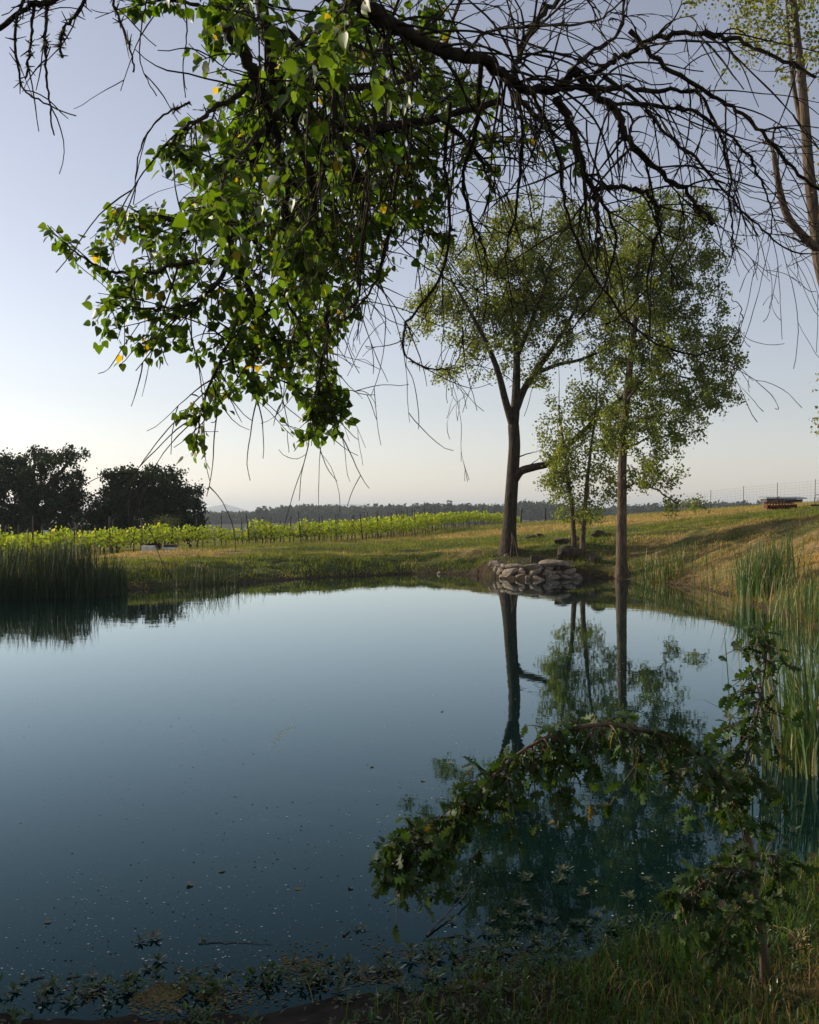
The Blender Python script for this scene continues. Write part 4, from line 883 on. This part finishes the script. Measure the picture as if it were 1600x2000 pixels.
for (u, v) in sorted(spots):
    p = on_water(u, v)
    if pond_sd(p[:1], p[1:2])[0] > -.02: p[2] = max(0, Hs(p[0], p[1]))
    o = link('water_plant', PM[rng.integers(7)]); o.location = (p[0], p[1], p[2]+.002); o.rotation_euler = (0, 0, rng.random()*6.28); s_ = rng.uniform(.45, 1.1); o.scale = (s_, s_, s_)
    zone = 'by the right shore' if u > 1130 and v < 1700 else ('on the dark water under the oak' if u > 860 and v < 1870 else ('at the lower left shore' if u < 470 else 'in the bottom centre shallows'))
    zcount[zone] = zcount.get(zone, 0)+1
    tag(o, 'small green water plant, %s from the left %s' % (ordinal(zcount[zone]), zone), 'water plant', 'water plants '+zone)
n = 7000; u = rng.uniform(0, 1500, n); v = 1230+760*rng.random(n)**.8; D = EYE/((v-1000)/2000); x = (u-800)/2000*D; k = (pond_sd(x, D) < -.05) & (rng.random(n) < np.clip(2.2*fbm(x*1.2, D*1.2, 90)-.55, .05, 1)); x = x[k]; D = D[k]; n = len(x)
mb = MB(); sc_ = .0022+.006*rng.random(n)**4; hexv = np.array([[math.cos(a), math.sin(a), .0] for a in np.arange(6)*math.pi/3]+[[0, 0, .35]]); hexf = np.array([[i, (i+1) % 6, 6] for i in range(6)]); cc = np.where(rng.random((n, 1)) < .6, np.array([[.6, .6, .55]]), np.array([[.03, .03, .02]]))
scatter(mb, hexv, hexf, np.stack([x, D, 0*x+.0015], 1), np.repeat(np.eye(3)[None], n, 0), sc_, cc)
M['speck'] = attr_mat('pollen_specks', .6, 0, 10, .001, .1)
tag(mb.build('floating_specks', M['speck']), 'pale pollen specks and bits scattered over the pond surface', 'specks', kind='stuff')
n = 3800; uv = np.concatenate([np.stack([rng.normal(330, 70, n//2), rng.normal(1940, 18, n//2)], 1), np.stack([rng.uniform(550, 1200, n//2), rng.normal(1890, 22, n//2)], 1)]); D = EYE/((uv[:, 1]-1000)/2000); x = (uv[:, 0]-800)/2000*D; k = (fbm(x*6, D*6, 44) > .45) & (D > 4.3); x = x[k]; D = D[k]; n = len(x)
mb = MB(); scatter(mb, hexv, hexf, np.stack([x, D, np.maximum(H(x, D), 0)+.002], 1), np.repeat(np.eye(3)[None], n, 0), .004+.006*rng.random(n), rand_cols(n, (.13, .10, .035), .4))
tag(mb.build('algae_mat', M['speck']), 'brown green algae mat in the shallows of the near shore', 'algae', kind='stuff')
def stick(uvs, r, label, up=0.0, m='stick'):
    P_ = np.array([on_water(u, v) for u, v in uvs]); P_[:, 2] = .004+np.linspace(0, up, len(P_)); m_ = MB(); add_tube(m_, catmull(P_, 5)+rng.normal(size=((len(P_)-1)*5+1, 3))*.0015, np.linspace(r*.7, r*.25, (len(P_)-1)*5+1), 6); tag(m_.build('floating_stick', M[m]), label, 'stick', 'sticks floating on the pond')
stick([(388, 1843), (430, 1841), (480, 1842), (532, 1845)], .0045, 'long thin stick floating near the lower left shore')
stick([(833, 1829), (860, 1805), (890, 1778), (912, 1755), (922, 1732)], .009, 'bare stick slanting out of the water under the oak branch', .05)
stick([(868, 1834), (890, 1829), (912, 1830)], .008, 'short stick floating beside the slanting stick')
stick([(60, 1915), (75, 1911), (88, 1908)], .008, 'short stick at the far left near shore')
stick([(130, 1912), (145, 1909), (158, 1906)], .007, 'short stick second from the left near shore')
stick([(440, 1908), (452, 1900), (462, 1897)], .009, 'stubby dark stick left of the weedy shallows')
stick([(670, 1830), (678, 1823), (684, 1818)], .008, 'stubby stick left of the upright weed tuft')
dl = half_leaf([(0, 0), (0, .5), (0, 1)], [(.22, .2, 0), (.3, .5, 1), (.2, .8, 2)], .25, .1)
for i, (u, v, lab) in enumerate([(575, 1737, 'pale curled leaf floating left of the pair in mid pond'), (687, 1738, 'pale flat leaf floating right of the pair in mid pond'), (426, 1703, 'small tan leaf floating above the curled pale leaf'), (375, 1732, 'olive leaf floating at left of the curled pale leaf'), (828, 1527, 'tan leaf floating left of the oak branch'), (878, 1490, 'pale leaf floating just above the oak branch tip'), (862, 1388, 'pale leaf floating below the forked poplar reflection'), (102, 1801, 'tan leaf floating near the left edge'), (1545/1, 1480, 'pale leaf floating among the near cattails'), (783, 1748, 'brown leaf floating under the tip of the oak branch'), (722, 1499, 'small brown leaf floating in mid pond')]):
    m_ = MB(); m_.add(dl[0], dl[1], 0, (.33, .26, .14)); o = link('floating_leaf', m_.mesh('floating_leaf', M['oak_leaf'])); o.location = Vector(on_water(u, v))+Vector((0, 0, .006)); o.rotation_euler = (rng.normal()*.15, rng.normal()*.2, rng.random()*6); s_ = rng.uniform(.045, .07); o.scale = (s_,)*3; tag(o, lab, 'leaf', 'dead leaves floating on the pond')
# pale dry tuft in the near grass
b = ground_hit(1562, 1850, 3.5, 8); mb = MB()
for k in range(60):
    d = np.array([rng.normal()*.35, rng.normal()*.35, 1]); L = rng.uniform(.06, .16); t = np.linspace(0, 1, 4)[:, None]; add_tube(mb, b+d*L*t+np.array([rng.normal()*.03, 0, -.07])*t**2+rng.normal(size=3)*.008, np.linspace(.003, .001, 4), 3)
tag(mb.build('dry_tuft', M['dry_stalk']), 'pale dry straw tuft in the grass at lower right', 'dry tuft')

# ------------------------------------------------------------------ the cottonwood overhead
root = empty('cottonwood_tree', (-3.4, 0.9, Hs(-3.4, .9)-.1)); RL = np.array(root.location)
trunk = MB(); limbs = MB(); twg = MB(); moss = MB(); limbs2 = MB()
tq = catmull([RL, RL+[.05, 0, 1.0], RL+[.25, .1, 2.6], RL+[.7, .5, 4.2], RL+[1.2, 1.2, 5.6], RL+[1.4, 1.6, 7.2]], 6)
add_tube(trunk, tq, flare(tq, .30, .5, .5)*np.linspace(1, .55, len(tq)), 12); trunk.build('trunk', M['bark'], root)
top = tq[-6]
LIMBS = []    # (points, r0, r1, leafiness, twig count)
def px(l): return [W(u, v, D) for u, v, D in l]
def add_limb(l, r0, r1, leaf, n2, start=None, jit=.012):
    P_ = px(l); jit = min(jit, r0*.45)
    if start is not None: P_ = list(start)+P_
    r0, r1 = (r0*.75, r1*.7) if leaf < .2 and n2 > 3 else (r0, r1)
    q = catmull(P_, 6); q[1:] += rng.normal(size=(len(q)-1, 3))*jit*.7; rr = np.linspace(r0, r1, len(q))*(1+.12*rng.normal(size=len(q)).clip(-1, 1)); rr = np.maximum(rr, .003)
    LIMBS.append((q, rr, leaf, n2)); return q
mid1 = [tq[18], tq[18]+np.array([.9, 1.3, .8])]
# great limb running left to right across the top
add_limb([(600, -160, 5.2), (690, -10, 5.5), (760, 45, 5.6), (850, 95, 5.8), (940, 120, 6.0), (1010, 165, 6.1), (1070, 178, 6.2), (1125, 140, 6.2)], .075, .036, 0, 46, mid1)
add_limb([(480, -150, 5.6), (510, 20, 5.8), (535, 110, 6.0), (560, 210, 6.2), (640, 240, 6.4), (740, 250, 6.6), (860, 230, 6.8), (980, 195, 6.8)], .05, .022, .6, 46, mid1)
add_limb([(535, 120, 6.0), (520, 230, 6.1), (490, 310, 6.2), (455, 380, 6.3), (448, 450, 6.4), (446, 520, 6.4)], .05, .028, 1, 24)
add_limb([(390, -120, 5.4), (430, 20, 5.6), (470, 90, 5.7), (500, 160, 5.8), (540, 230, 5.9)], .05, .03, .9, 18, mid1)
# leafy left side
add_limb([(446, 515, 6.4), (390, 512, 6.4), (330, 520, 6.5), (280, 538, 6.6), (230, 532, 6.7), (180, 515, 6.8), (130, 478, 6.8), (92, 440, 6.8)], .018, .004, 1, 15)
add_limb([(446, 520, 6.4), (420, 560, 6.3), (380, 590, 6.2), (330, 600, 6.2), (260, 600, 6.2), (190, 590, 6.2)], .017, .004, 1, 17)
add_limb([(446, 470, 6.4), (390, 440, 6.6), (330, 430, 6.8), (270, 420, 7.0), (215, 405, 7.1)], .017, .004, 1, 16)
add_limb([(450, 500, 6.4), (470, 580, 6.5), (450, 660, 6.5), (420, 730, 6.4), (395, 800, 6.3), (383, 870, 6.2)], .018, .004, 1, 17)
add_limb([(450, 510, 6.4), (500, 590, 6.6), (540, 680, 6.8), (580, 760, 7.0), (620, 800, 7.0), (690, 822, 7.0)], .022, .004, 1, 24)
add_limb([(560, 210, 6.2), (600, 330, 6.4), (620, 440, 6.6), (630, 540, 6.8), (640, 640, 6.9), (620, 760, 6.9), (610, 840, 6.9)], .032, .005, 1, 26)
add_limb([(530, 230, 6.1), (560, 350, 6.3), (560, 450, 6.5), (545, 560, 6.6), (500, 680, 6.6), (500, 780, 6.6)], .026, .005, 1, 24)
add_limb([(640, 240, 6.4), (700, 340, 6.7), (710, 450, 6.9), (700, 560, 7.0), (690, 620, 7.0)], .026, .005, .8, 20)
add_limb([(500, 160, 5.8), (440, 200, 5.5), (390, 230, 5.2), (340, 270, 5.0), (300, 310, 4.8)], .018, .004, 1, 13)
add_limb([(520, 250, 6.1), (480, 290, 5.2), (450, 330, 4.6), (430, 370, 4.2), (450, 400, 4.0)], .014, .004, 1, 9)
add_limb([(540, 110, 6.0), (620, 60, 5.0), (660, 20, 4.4), (690, 50, 4.2), (640, 90, 4.0)], .016, .004, 1, 9)
add_limb([(430, 20, 5.6), (470, 10, 5.0), (500, 40, 4.6), (560, 60, 4.4)], .014, .004, 1, 8)
add_limb([(430, 20, 5.6), (380, 10, 5.6), (330, 0, 5.6), (280, 8, 5.6), (255, 15, 5.6)], .012, .004, 1, 6)
add_limb([(740, 250, 6.6), (800, 330, 7.0), (830, 420, 7.2), (820, 480, 7.2)], .02, .005, .75, 16)
add_limb([(860, 230, 6.8), (930, 300, 7.2), (960, 360, 7.4)], .02, .006, .6, 12)
add_limb([(1000, 180, 6.8), (1080, 260, 7.2), (1130, 300, 7.4)], .02, .006, .4, 9)
add_limb([(560, 160, 6.1), (680, 170, 6.6), (800, 150, 7.0), (880, 60, 7.2), (900, -60, 7.2)], .03, .01, .65, 30)
add_limb([(545, 560, 6.6), (590, 640, 6.8), (630, 720, 6.9), (655, 790, 6.9)], .012, .004, 1, 16)
add_limb([(620, 440, 6.6), (660, 500, 6.9), (680, 570, 7.0), (675, 640, 7.0)], .012, .004, 1, 14)
add_limb([(560, 350, 6.3), (620, 400, 6.6), (690, 440, 6.9), (760, 440, 7.1)], .013, .004, .9, 14)
add_limb([(448, 450, 6.4), (500, 440, 6.1), (560, 450, 5.9), (600, 500, 5.8)], .012, .004, 1, 14)
add_limb([(640, 240, 6.4), (720, 290, 6.9), (800, 300, 7.2), (900, 280, 7.4), (1000, 250, 7.4)], .015, .005, .65, 26)
add_limb([(600, 100, 6.1), (700, 110, 6.6), (790, 80, 6.9), (860, 20, 7.0)], .016, .005, .7, 22)
for l in [[(560, 60, 7.4), (640, 150, 7.8), (720, 220, 8.1), (820, 260, 8.3)], [(520, 130, 7.4), (600, 230, 7.8), (680, 320, 8.0), (770, 380, 8.2)], [(480, 100, 7.2), (520, 260, 7.6), (590, 380, 7.9), (640, 480, 8.1)], [(620, -20, 7.4), (720, 60, 7.8), (830, 130, 8.1), (930, 200, 8.3)], [(470, 200, 7.3), (440, 320, 7.6), (400, 420, 7.8), (330, 480, 7.9)], [(540, 400, 7.6), (560, 520, 7.9), (600, 620, 8.0), (650, 690, 8.0)]]:
    add_limb(l, .022, .006, .85, 34)
# mostly bare right side
add_limb([(1125, 140, 6.2), (1160, 185, 6.2), (1205, 220, 6.2), (1225, 270, 6.2), (1260, 310, 6.3), (1325, 362, 6.4), (1360, 400, 6.4), (1392, 435, 6.4)], .038, .014, 0, 14)
add_limb([(1150, 155, 6.2), (1195, 120, 6.1), (1240, 95, 6.0), (1300, 68, 5.9), (1360, 64, 5.8), (1430, 75, 5.7), (1500, 105, 5.6), (1600, 150, 5.5)], .024, .014, 0, 12)
add_limb([(1100, 172, 6.2), (1180, 172, 6.3), (1270, 174, 6.4), (1340, 180, 6.4), (1370, 190, 6.4), (1420, 300, 6.4), (1428, 400, 6.3), (1432, 480, 6.3)], .024, .006, 0, 12)
add_limb([(1086, 190, 6.2), (1110, 235, 6.2), (1130, 300, 6.2), (1150, 350, 6.3), (1165, 400, 6.3), (1170, 450, 6.3), (1166, 505, 6.3)], .040, .010, 0, 14)
add_limb([(1158, 368, 6.3), (1215, 366, 6.3), (1255, 375, 6.3), (1282, 402, 6.3), (1290, 440, 6.3), (1280, 470, 6.3), (1250, 580, 6.5), (1180, 640, 6.7)], .022, .006, 0, 12)
add_limb([(1190, 200, 6.2), (1280, 208, 6.2), (1350, 215, 6.1), (1420, 262, 6.1), (1465, 310, 6.1), (1490, 360, 6.1), (1508, 420, 6.1), (1500, 470, 6.1)], .017, .005, 0, 10)
add_limb([(1230, 60, 6.2), (1300, 130, 6.2), (1380, 180, 6.2), (1440, 215, 6.1), (1500, 270, 6.0), (1560, 340, 6.0), (1640, 400, 6.0)], .020, .012, 0, 10)
add_limb([(1180, 150, 6.3), (1250, 200, 6.6), (1300, 260, 6.8), (1360, 310, 6.8), (1420, 380, 6.8), (1480, 440, 6.8), (1540, 488, 6.8), (1600, 498, 6.8)], .018, .006, 0, 12)
add_limb([(1130, 120, 6.2), (1210, 60, 6.4), (1220, -30, 6.5)], .018, .012, 0, 6)
add_limb([(1000, 160, 6.1), (1020, 90, 6.2), (1060, 30, 6.3), (1120, -40, 6.4)], .034, .02, 0, 12)
add_limb([(900, 110, 5.9), (960, 60, 5.8), (1040, 50, 5.6), (1150, 45, 5.4), (1220, 0, 5.2)], .014, .007, 0, 10)
add_limb([(940, 120, 6.0), (930, 250, 6.3), (905, 350, 6.6), (920, 430, 6.8), (945, 480, 6.9), (950, 560, 6.9)], .022, .006, .1, 14)
add_limb([(1010, 165, 6.1), (1020, 280, 6.4), (1010, 400, 6.7), (990, 500, 6.8), (1000, 600, 6.9)], .018, .005, 0, 14)
add_limb([(880, 200, 6.3), (870, 320, 6.5), (880, 450, 6.6), (850, 560, 6.7), (795, 630, 6.7), (790, 690, 6.7), (830, 718, 6.7), (870, 722, 6.7), (895, 700, 6.7), (905, 640, 6.7)], .016, .004, 0, 8)
add_limb([(800, 180, 6.3), (780, 320, 6.4), (760, 450, 6.5), (730, 560, 6.6), (660, 640, 6.7)], .018, .005, .3, 12)
add_limb([(760, 60, 5.6), (740, 180, 5.5), (720, 300, 5.5), (715, 420, 5.6), (690, 540, 5.7)], .018, .005, .25, 14)
add_limb([(690, 10, 5.5), (660, 150, 5.4), (650, 260, 5.4), (620, 360, 5.5), (560, 430, 5.6)], .020, .005, .5, 14)
add_limb([(1040, 175, 6.15), (1090, 300, 6.5), (1110, 420, 6.9), (1150, 520, 7.1), (1240, 640, 7.2), (1330, 690, 7.2), (1410, 680, 7.2), (1445, 640, 7.2), (1448, 600, 7.2), (1430, 585, 7.2)], .017, .003, 0, 8)
add_limb([(1150, 350, 6.3), (1200, 450, 6.6), (1180, 560, 6.8), (1120, 640, 6.9), (1080, 660, 6.9)], .016, .004, 0, 8)
# dead sprays at the far upper left and beside the crown
dead = [(260, -260, 5.2), (150, -90, 5.1), (110, 0, 5.0)]
add_limb(dead+[(60, 10, 5.0), (0, 52, 5.0), (-60, 80, 5.0)], .022, .010, 0, 3, mid1)
add_limb([(115, -40, 5.0), (92, 20, 5.0), (88, 80, 4.9), (90, 150, 4.9), (98, 210, 4.9), (106, 265, 4.9)], .009, .004, 0, 3)
add_limb([(70, -40, 5.0), (36, 30, 5.0), (32, 110, 5.0), (45, 170, 5.0), (75, 195, 5.0), (150, 228, 5.0)], .009, .003, 0, 2)
add_limb([(190, -60, 5.1), (160, 10, 5.1), (130, 50, 5.1), (118, 80, 5.1), (122, 115, 5.1)], .011, .006, 0, 2)
add_limb([(70, -20, 5.0), (64, 50, 5.0), (56, 110, 5.0), (50, 155, 5.0)], .009, .005, 0, 2)
add_limb([(230, -60, 5.3), (222, 0, 5.3), (242, 60, 5.3), (258, 110, 5.3), (262, 140, 5.3)], .008, .005, 0, 2)
add_limb([(300, -40, 5.4), (280, 30, 5.4), (273, 110, 5.4), (285, 150, 5.4), (306, 188, 5.4)], .005, .002, 0, 1)
add_limb([(360, -20, 5.4), (366, 60, 5.4), (358, 130, 5.4), (362, 190, 5.4)], .005, .002, 0, 1)
add_limb([(372, 200, 5.6), (320, 225, 5.6), (285, 265, 5.6), (268, 320, 5.6), (262, 400, 5.6)], .007, .0025, 0, 1)
# crown beyond the frame: it shades the near bank and the limbs below it
for k in range(9):
    a = rng.uniform(-1, 1); P0 = tq[rng.integers(16, 30)]; d = np.array([rng.uniform(-1.1, -.2), rng.uniform(-.5, .7), rng.uniform(.5, 1)]); q = catmull([P0, P0+d*1.1, P0+d*2.4+[0, 0, .2], P0+d*3.4+[0, 0, .1]], 6); LIMBS.append((q, np.linspace(.06, .012, len(q)), .8, 26))

LN = []     # leaf nodes
LEAFY = np.array([(250, -400), (255, 30), (330, 40), (370, 100), (360, 190), (335, 250), (285, 280), (280, 340), (370, 370), (360, 400), (210, 390), (205, 440), (130, 440), (80, 430), (90, 480), (180, 545), (175, 620), (200, 690), (310, 760), (350, 850), (365, 905), (410, 900), (420, 840), (520, 830), (600, 870), (700, 830), (670, 760), (640, 680), (700, 610), (720, 560), (860, 480), (960, 380), (1000, 300), (1140, 330), (1140, 250), (1000, 200), (900, 100), (800, -400)], float)
def leafy_side(p):
    """the tree bears leaves on its left; the branches reaching right are dead"""
    if p[1] < 1.5: return True
    u = 800+p[0]/p[1]*2000; v = 1000-(p[2]-EYE)/p[1]*2000
    if v < -150 or u < -150: return True
    a = LEAFY; b = np.roll(a, -1, 0); c = ((a[:, 1] > v) != (b[:, 1] > v)) & (u < (b[:, 0]-a[:, 0])*(v-a[:, 1])/(b[:, 1]-a[:, 1]+1e-9)+a[:, 0])
    return bool(c.sum() % 2)
def grow(p, d, L, r, leaf, depth, droop):
    n = max(6, int(L/.06)); d = unit(d); ax = unit(rng.normal(size=3)); bend = rng.normal()*(1.1 if leaf < .5 else .6)/n
    q = [p]
    for i in range(n):
        t = i/n; d = unit(d+np.cross(ax, d)*bend+np.array([0, 0, -droop*(1 if t < .7 else -.9)])*1.3/n+rng.normal(size=3)*.055); q.append(q[-1]+d*L/n)
    q = np.array(q)
    if leaf >= .5 and not leafy_side(q[-1]) and rng.random() < .85: return q
    add_tube(twg, q, np.linspace(r, max(.0022, r*.4), len(q))*(1+.12*rng.normal(size=len(q)).clip(-1, 1)), 4 if r < .008 else 5)
    if depth > 0:
        for _ in range(rng.integers(1, 3) if leaf < .5 else rng.integers(2, 4)):
            j = rng.integers(1, len(q)-1); s = unit(q[j]-q[j-1]); dd = unit(s+unit(rng.normal(size=3))*.9); grow(q[j], dd, L*rng.uniform(.3, .6), r*.65, leaf, depth-1, droop)
    if rng.random() < leaf and leafy_side(q[-1]):
        for j in range(max(1, int(len(q)*.3)), len(q)):
            if rng.random() < .8 and leafy_side(q[j]): LN.append((q[j], unit(q[j]-q[j-1])))
        LN.append((q[-1], unit(q[-1]-q[-2])))
    return q
SPUR = []
for q, rr, leaf, n2 in LIMBS:
    add_tube(limbs, q, rr, 8 if rr[0] > .03 else 6)
    for _ in range(int(n2*((1.0 if q[0][1] < 7.15 else 1.3) if leaf >= .7 else 1.15)+.5)):
        j = rng.integers(max(1, int(len(q)*.12)), len(q)); s = unit(q[j]-q[j-1]); side = unit(rng.normal(size=3)*np.array([1, .8, 1])+np.array([.25 if leaf < .2 else -.05, 0, -.15]))
        if leaf >= .7: grow(q[j], s*.7+side, rng.uniform(.12, .42), min(.0065, rr[j]*.6), leaf, 1, rng.uniform(.1, .5))
        else: grow(q[j], s*.9+side, rng.uniform(.25, 1.05) if n2 > 3 else rng.uniform(.12, .4), min(.0085, rr[j]*.5) if n2 > 3 else .004, leaf, (2 if rng.random() < .35 else 1) if n2 > 3 else 0, rng.uniform(.2, 1.1))
    if leaf >= .7 and rr[-1] < .006 and q[0][1] > 3:
        for j in range(int(len(q)*.45), len(q)):
            for _ in range(3):
                pp = q[j]+(q[j-1]-q[j])*rng.random()
                if leafy_side(pp): LN.append((pp, unit(q[j]-q[j-1]+rng.normal(size=3)*.1)))
    if leaf >= .5 and q[0][1] > 4:
        for _ in range(2 if rr[0] < .02 else 8):
            j = rng.integers(1, len(q)); grow(q[j], unit(q[j]-q[j-1])*.7+rng.normal(size=3)*np.array([.7, .5, .7])+np.array([0, 0, -.3]), rng.uniform(.3, .95), min(.007, rr[j]*.6), 0, 1, rng.uniform(.2, 1.0))
    # knobby spurs and tufts of lichen
    for _ in range(int(len(q)*1.2)):
        j = rng.integers(1, len(q)); 
        if rr[j] < .006 or q[j][1] < 3: continue
        d = rand_dir(1)[0]; p0 = q[j]+(q[j-1]-q[j])*rng.random(); add_tube(twg, np.array([p0, p0+d*(rr[j]+.012), p0+d*(rr[j]+rng.uniform(.02, .06))]), [.004, .0035, .002], 4)
        if rng.random() < .45 and leaf < .6:
            m = 14; d = unit(rand_dir(m)+np.array([0, 0, -.3])); pp = p0+d*rr[j]*.9; scatter(moss, np.array([[-.1, 0, 0], [.1, 0, 0], [0, 1, 0]]), np.array([[0, 1, 2]]), pp, frames(d+.5*rand_dir(m), rand_dir(m)), rng.uniform(.012, .035, m), rand_cols(m, (.10, .10, .045), .4))
# long hanging whips
ALLP = np.concatenate([q for q, _, _, _ in LIMBS])
for (u, v, D, L) in [(480, 790, 6.5, .55), (520, 770, 6.6, .45), (575, 770, 6.8, .55), (590, 780, 6.8, .6), (400, 720, 6.4, .5), (420, 730, 6.4, .45), (350, 690, 6.3, .35), (560, 640, 6.7, .6), (640, 620, 6.9, .4), (780, 600, 6.7, .5), (920, 640, 6.8, .6), (940, 560, 6.8, .5), (450, 760, 6.4, .45), (700, 520, 7.0, .5), (850, 500, 6.7, .5), (1010, 560, 6.9, .4), (1440, 430, 6.3, .3), (1290, 560, 6.6, .4)]:
    w_ = W(u, v, D); j = int(np.argmin(((ALLP-w_)**2).sum(1))); grow(ALLP[j], np.array([rng.normal()*.3, rng.normal()*.2, -1]), L, .0045, 0, 0, .3)
limbs.build('limbs', M['twig'], root); tag(twg.build('twigs', M['twig'], root), kind='stuff'); tag(moss.build('lichen', M['grass'], root, smooth=False), kind='stuff')
cw = Skel(); cw.p = [np.array(x) for x in tq[14:]]; cw.r = [.12]*len(cw.p)
for d in [(3.2, -.5, 1.6), (1.5, -3.5, 1.8), (-1.5, -3, 1.6), (3.6, 1.8, 2.2), (-2.2, .5, 2.2), (5.2, -2.5, 1.4)]:
    limb(cw, [tq[22], tq[22]+np.array(d)*.5, tq[22]+np.array(d)], .09, .03)
co = fill_crown(cw, [(-1, -1, 7.6, 2.6, 2.6, 1.3), (2.2, -.6, 7.4, 2.4, 2.4, 1.2), (-.5, 1.8, 8.2, 2.4, 1.8, 1.2), (2.5, 1.8, 8.0, 2.2, 1.6, 1.1), (0, -4, 6.6, 3.0, 2.2, 1.8), (4.2, -2.6, 6.0, 2.0, 2.4, 2.0), (-3.6, -2.4, 6.2, 2.0, 2.4, 1.6), (4.8, .6, 6.8, 1.6, 1.6, 1.3)], 620)
tag(sprays(co, 44, .42, .11, (0.065, 0.125, 0.018), .3, 0).build('upper_crown', M['leaf'], root, smooth=False), kind='stuff')
for q, r in cw.poly: add_tube(twg if False else limbs2, q, r, 5)
tag(limbs2.build('upper_branches', M['twig'], root), kind='stuff')
L_ = growing_leaves(LN, 1, .054, COTTON, (0.048, 0.092, 0.014), .35, .03, (.25, .20, .02), .9, .006)
print('cottonwood leaves', len(L_[0]))
place_leaves(root, COTTON, M['leaf'], L_, 300)
# catkins
for k in rng.choice(len(LN), 46, replace=False):
    p, d = LN[k]
    m_ = MB(); n = 12; t = np.linspace(0, 1, n); pts = p+np.stack([.008*np.sin(t*3), 0*t, -t*.09], 1); add_tube(m_, pts[::3], .0012, 3)
    for i in range(n): 
        s_ = .0042*(1.1-.5*t[i]); o_ = rand_dir(1)[0]*.004; m_.add(np.array([[1, 0, 0], [-1, 0, 0], [0, 1, 0], [0, -1, 0], [0, 0, 1], [0, 0, -1]])*s_+pts[i]+o_, np.array([[0, 2, 4], [2, 1, 4], [1, 3, 4], [3, 0, 4], [2, 0, 5], [1, 2, 5], [3, 1, 5], [0, 3, 5]]))
    m_.build('catkin', M['dry_stalk'] if k % 3 else M['twig'], root)
tag(root, 'old cottonwood overhead, its leafy and bare branches hanging into the view', 'tree')

# ------------------------------------------------------------------ the willow on the left bank, beside the view, that shades the near shore
def willow(x, y, s, label):
    sk = Skel(); bw = np.array([x, y, Hs(x, y)-.1]); limb(sk, [bw, bw+np.array([.1, 0, 1])*s, bw+np.array([.3, .2, 2.2])*s], .26, .16); c0 = bw+np.array([.3, .2, 2.1])*s
    for d in [(1.2, .6, 1.6), (-.8, 1.0, 1.7), (.3, -1.4, 1.5), (1.0, 1.9, 1.3), (-.6, -1, 1.7)]: limb(sk, [c0, c0+np.array(d)*.6*s, c0+np.array(d)*1.2*s], .10, .03)
    WL = [(.3, .4, 3.4, 2.0, 2.3, 1.6), (1.0, 2.2, 3.0, 1.6, 1.6, 1.5), (-.6, -1.6, 3.0, 1.7, 1.7, 1.6), (.2, .6, 1.6, 1.9, 2.4, 1.1)]
    WL = [tuple(bw+np.array(l[:3])*s)+tuple(np.array(l[3:])*s) for l in WL]
    out = fill_crown(sk, WL, 280); cr = sprays(out, 38, .5*s, .17*s, (0.05, 0.085, 0.02), .3, 0)
    tm, bm_ = split_wood(sk, .03); finish_tree('willow_tree', bw, tm, cr, M['bark'], M['dark_leaf'], label, twigs_mb=bm_, group='willows on the left bank')
willow(-11.6, 7.2, 1.0, 'bushy willow on the left bank nearest the viewer')
willow(-15.0, 11.3, 1.15, 'unseen larger willow added further along the left bank to shade the water')  # unseen second tree, added and placed to keep sun off the near water

# ------------------------------------------------------------------ contrail high in the sky, seen mirrored in the pond
a = W(526, 545, 11000); e = W(577, 590, 13500); t = np.linspace(0, 1, 30)[:, None]; q = a+(e-a)*t; mb = MB()
add_tube(mb, q, (4+13*np.sin(np.linspace(.15, 3.0, 30))**.7)*(1+.2*rng.normal(size=30).clip(-1, 1)), 8)
m, N, L = new_mat('contrail_ice'); tr = N.new('ShaderNodeBsdfTranslucent'); tr.inputs[0].default_value = (.97, .97, .97, 1); df = N.new('ShaderNodeBsdfDiffuse'); df.inputs[0].default_value = (.97, .97, .97, 1)
mx = N.new('ShaderNodeMixShader'); mx.inputs[0].default_value = .7; o_ = N.new('ShaderNodeOutputMaterial'); L.new(df.outputs[0], mx.inputs[1]); L.new(tr.outputs[0], mx.inputs[2]); L.new(mx.outputs[0], o_.inputs[0]); M['cloud'] = m; tag(mb.build('contrail', M['cloud']), 'short white vapour trail mirrored in the pond', 'contrail')

# ------------------------------------------------------------------ haze
m, N, L = new_mat('haze'); pv = N.new('ShaderNodeVolumePrincipled'); pv.inputs['Color'].default_value = (.80, .90, 1.0, 1); pv.inputs['Density'].default_value = 0.00021; pv.inputs['Anisotropy'].default_value = 0.35
o_ = N.new('ShaderNodeOutputMaterial'); L.new(pv.outputs[0], o_.inputs['Volume'])
mb = MB(); mb.add(box_v(0, 3900, 28, 14000, 9000, 84), BOXF); hz = mb.build('haze', m, smooth=False); tag(hz, 'thin pale morning haze over the valley', 'haze', kind='stuff'); hz.display_type = 'WIRE'
